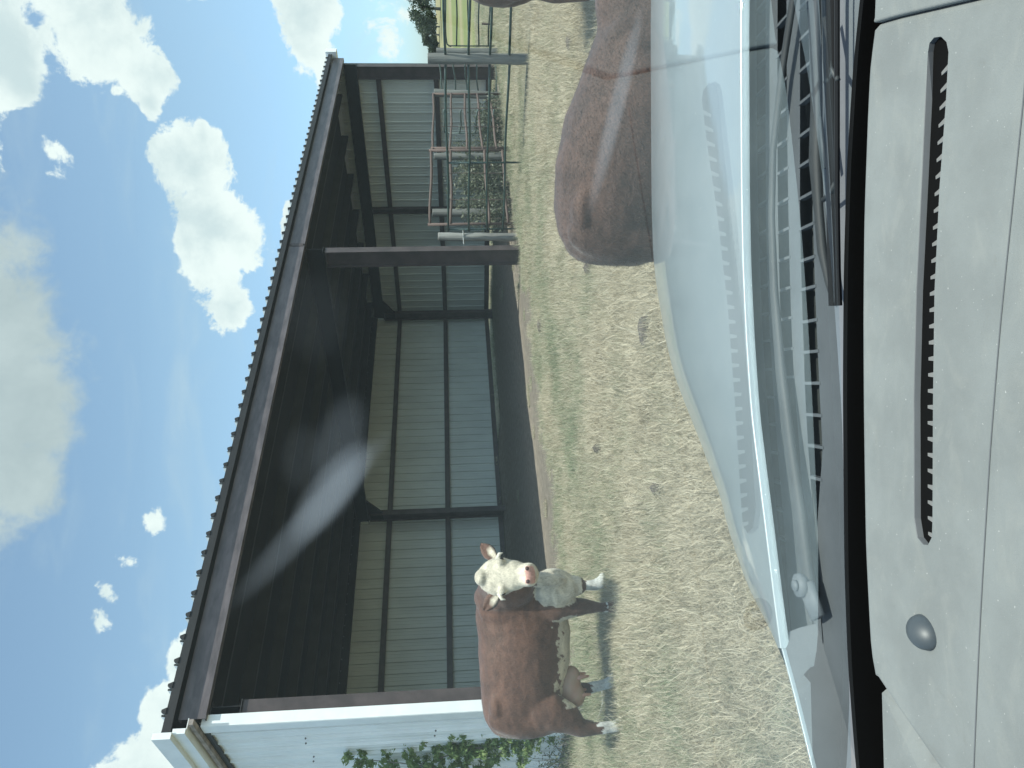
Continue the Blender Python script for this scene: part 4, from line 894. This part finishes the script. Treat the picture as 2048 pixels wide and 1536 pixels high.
# dashboard
ZD = .90
far = resample([onz(U, V, ZD) for U, V in ((188, 1753), (235, 1745), (300, 1741), (450, 1734), (700, 1730), (900, 1729), (1100, 1731), (1300, 1738), (1400, 1743), (1474, 1752))], 40)
left = [onz(U, V, ZD) for U, V in ((188, 1757), (120, 1802), (0, 1886), (-150, 1992), (-300, 2100))]; right = [onz(U, V, ZD) for U, V in ((1478, 1757), (1490, 1800), (1512, 1900), (1536, 2008), (1560, 2110))]
left.append(Vector((left[-1].x-.12, .16, ZD))); right.append(Vector((right[-1].x+.05, .16, ZD)))
outline = far + right + left[::-1]
def slot(o=0):
    T = [(1432, 1856), (1336, 1850), (1161, 1842), (953, 1832), (736, 1827), (500, 1828)]; Bt = [(500, 1865), (736, 1866), (953, 1869), (1161, 1879), (1336, 1892), (1432, 1897)]
    pts = T+[(462, 1834), (447, 1846), (446, 1856), (462, 1864)]+Bt+[(1452, 1893), (1463, 1882), (1461, 1868), (1450, 1859)]
    return [onz(U, V, ZD) for U, V in pts], len(T)
sl, nT = slot()
inner = [p.copy() for p in sl]; cy = sum(p.y for p in sl)/len(sl)
for p in inner:
    k = 1 if p.y > cy else .25
    # far side slopes in, near side drops straight
    p.z = ZD-.006
for i, p in enumerate(inner):
    mid = onz(950, 1855, ZD); fy = sl[i]
    ymid = .5*(onz(proj(fy)[0], 1830, ZD).y+onz(proj(fy)[0], 1875, ZD).y)
    if fy.y > ymid: p.y -= .003
    ends = min(abs(fy.x-min(q.x for q in sl)), abs(fy.x-max(q.x for q in sl)))
b = BM()
ov = [b.verts.new(p) for p in outline]; sv_ = [b.verts.new(p) for p in sl]
ed = [b.edges.new((ov[i], ov[(i+1) % len(ov)])) for i in range(len(ov))]+[b.edges.new((sv_[i], sv_[(i+1) % len(sv_)])) for i in range(len(sv_))]
bmesh.ops.triangle_fill(b, use_beauty=True, use_dissolve=False, edges=ed)
# rounded outer edge
n_ = len(outline); prev = ov
c_ = Vector((.03, .6, 0))
for o_, dz in ((.004, -.001), (.008, -.006), (.009, -.014), (.008, -.05)):
    cur = []
    for i, p in enumerate(outline):
        tn = outline[(i+1) % n_]-outline[i-1]; nr_ = Vector((-tn.y, tn.x, 0)).normalized(); cur.append(b.verts.new(p+nr_*o_+Vector((0, 0, dz))))
    for i in range(n_): j_ = (i+1) % n_; b.faces.new((prev[i], prev[j_], cur[j_], cur[i]))
    prev = cur
bmesh.ops.recalc_face_normals(b, faces=b.faces)
dash = cobj('dashboard', b, M['dash'])
b = BM(); loft(b, [sl, [p.lerp(q, .25)+Vector((0, 0, .001)) for p, q in zip(sl, inner)], inner], True, False); vent = cobj('defroster_vent', b, M['dashd'], dash)
b = BM(); loft(b, [inner, [p+Vector((0, 0, -.026)) for p in inner]], True, True); cobj('duct', b, M['blackfrit'], vent)
xs_ = np.arange(min(p.x for p in sl)+.012, max(p.x for p in sl)-.035, .0172)
b = BM()
for x in xs_:
    fa = [p for p in sl if True]; yf = np.interp(x, [p.x for p in sl[:nT]][::-1], [p.y for p in sl[:nT]][::-1])-.005; yn = np.interp(x, [p.x for p in sl[nT+4:nT+10]], [p.y for p in sl[nT+4:nT+10]])
    v = [b.verts.new(Vector(c)) for c in ((x-.0028, yn, ZD-.001), (x+.0028, yn, ZD-.001), (x+.001, yf, ZD-.009), (x-.001, yf, ZD-.009), (x-.0016, yn, ZD-.034), (x+.0016, yn, ZD-.034), (x+.0016, yf, ZD-.034), (x-.0016, yf, ZD-.034))]
    for f in ((0, 1, 2, 3), (0, 3, 7, 4), (1, 5, 6, 2), (0, 4, 5, 1), (3, 2, 6, 7)): b.faces.new([v[k] for k in f])
cobj('vent_fins', b, M['fin'], vent)
b = BM(); gp = resample([onz(U, V, ZD+.0006) for U, V in ((1480, 2058), (1356, 2048), (1130, 2025), (896, 2001), (636, 1980), (300, 1960), (0, 1947), (-120, 1944))], 40); strip_mesh(b, [p+Vector((0, .0008, 0)) for p in gp], [p-Vector((0, .0008, 0)) for p in gp]); cobj('seam', b, M['dashd'], dash)
b = BM(); dp = onz(272, 1850, ZD); ellip(b, (0, 0, 0), (.0165, .021, .014), seg=22)
for v in b.verts: v.co = Matrix.Rotation(-.5, 3, 'Z') @ v.co + Vector((dp.x, dp.y, ZD+.001)) + Vector((v.co.z*-.25, v.co.z*.35, 0))
cobj('light_sensor', b, M['dome'], dash, smooth=True)
# side pads of the dashboard
b = BM(); lp = [p+Vector((-.006, .004, -.030)) for p in left]; lo = [onz(U, V, ZD-.012) for U, V in ((150, 1764), (0, 1768), (-150, 1790), (-400, 1850))]
pts = [lp[0], lp[1], lp[2], lp[3], lp[4], lp[5], Vector((-1.0, .16, ZD-.012)), Vector((-1.0, .75, ZD-.012)), lo[2], lo[1], lo[0]]
q = [b.verts.new(p) for p in pts]; b.faces.new(q); e_ = bmesh.ops.extrude_face_region(b, geom=b.faces[:]); 
for v in e_['geom']:
    if isinstance(v, bmesh.types.BMVert): v.co.z -= .06
cobj('side_pad', b, M['dash'], dash)
b = BM(); rp = [p+Vector((.008, .002, .006)) for p in right]
pts = [rp[0], rp[1], rp[2], rp[3], rp[4], rp[5], Vector((1.1, .16, ZD+.006)), Vector((1.1, .70, ZD+.006)), onz(1900, 1770, ZD+.006), onz(1600, 1752, ZD+.006), onz(1500, 1748, ZD+.006)]
q = [b.verts.new(p) for p in pts]; b.faces.new(q); e_ = bmesh.ops.extrude_face_region(b, geom=b.faces[:])
for v in e_['geom']:
    if isinstance(v, bmesh.types.BMVert): v.co.z -= .06
bmesh.ops.recalc_face_normals(b, faces=b.faces)
o = cobj('side_pad', b, M['dash'], dash); bv = o.modifiers.new('edge', 'BEVEL'); bv.width = .006; bv.segments = 3; bv.limit_method = 'ANGLE'
# black duct filler below the dash edge, cabin roof, pillars, lower body
b = BM(); box(b, (.1, .55, ZD-.12), (1.9, .9, .1)); cobj('lower_dash', b, M['black'])
b = BM(); box(b, (.1, -1.1, 1.655), (1.75, 1.6, .05)); cobj('roof', b, M['paint']); b = BM(); box(b, (.1, -1.1, 1.622), (1.7, 1.56, .012)); cobj('headliner', b, M['liner'])
for x in (-.93, 1.14):
    b = BM(); tube(b, [(x, 1.05, .85), (x, .3, 1.29), (x, -.32, 1.64)], [.045, .04, .04], 10); cobj('pillar', b, M['liner'], smooth=True)
    b = BM(); tube(b, [(x, -.32, 1.64), (x, -1.85, 1.64)], .04, 10); tube(b, [(x, -1.85, 1.64), (x, -1.9, .85)], .05, 10); cobj('roof_rail', b, M['paint'], smooth=True)
    b = BM(); box(b, (x, -.55, .52), (.06, 2.7, .66)); o = cobj('door', b, M['paint']); o.modifiers.new('edge', 'BEVEL').width = .02
b = BM(); box(b, (.1, -.4, .22), (2.0, 2.9, .06)); cobj('floor', b, M['black'])
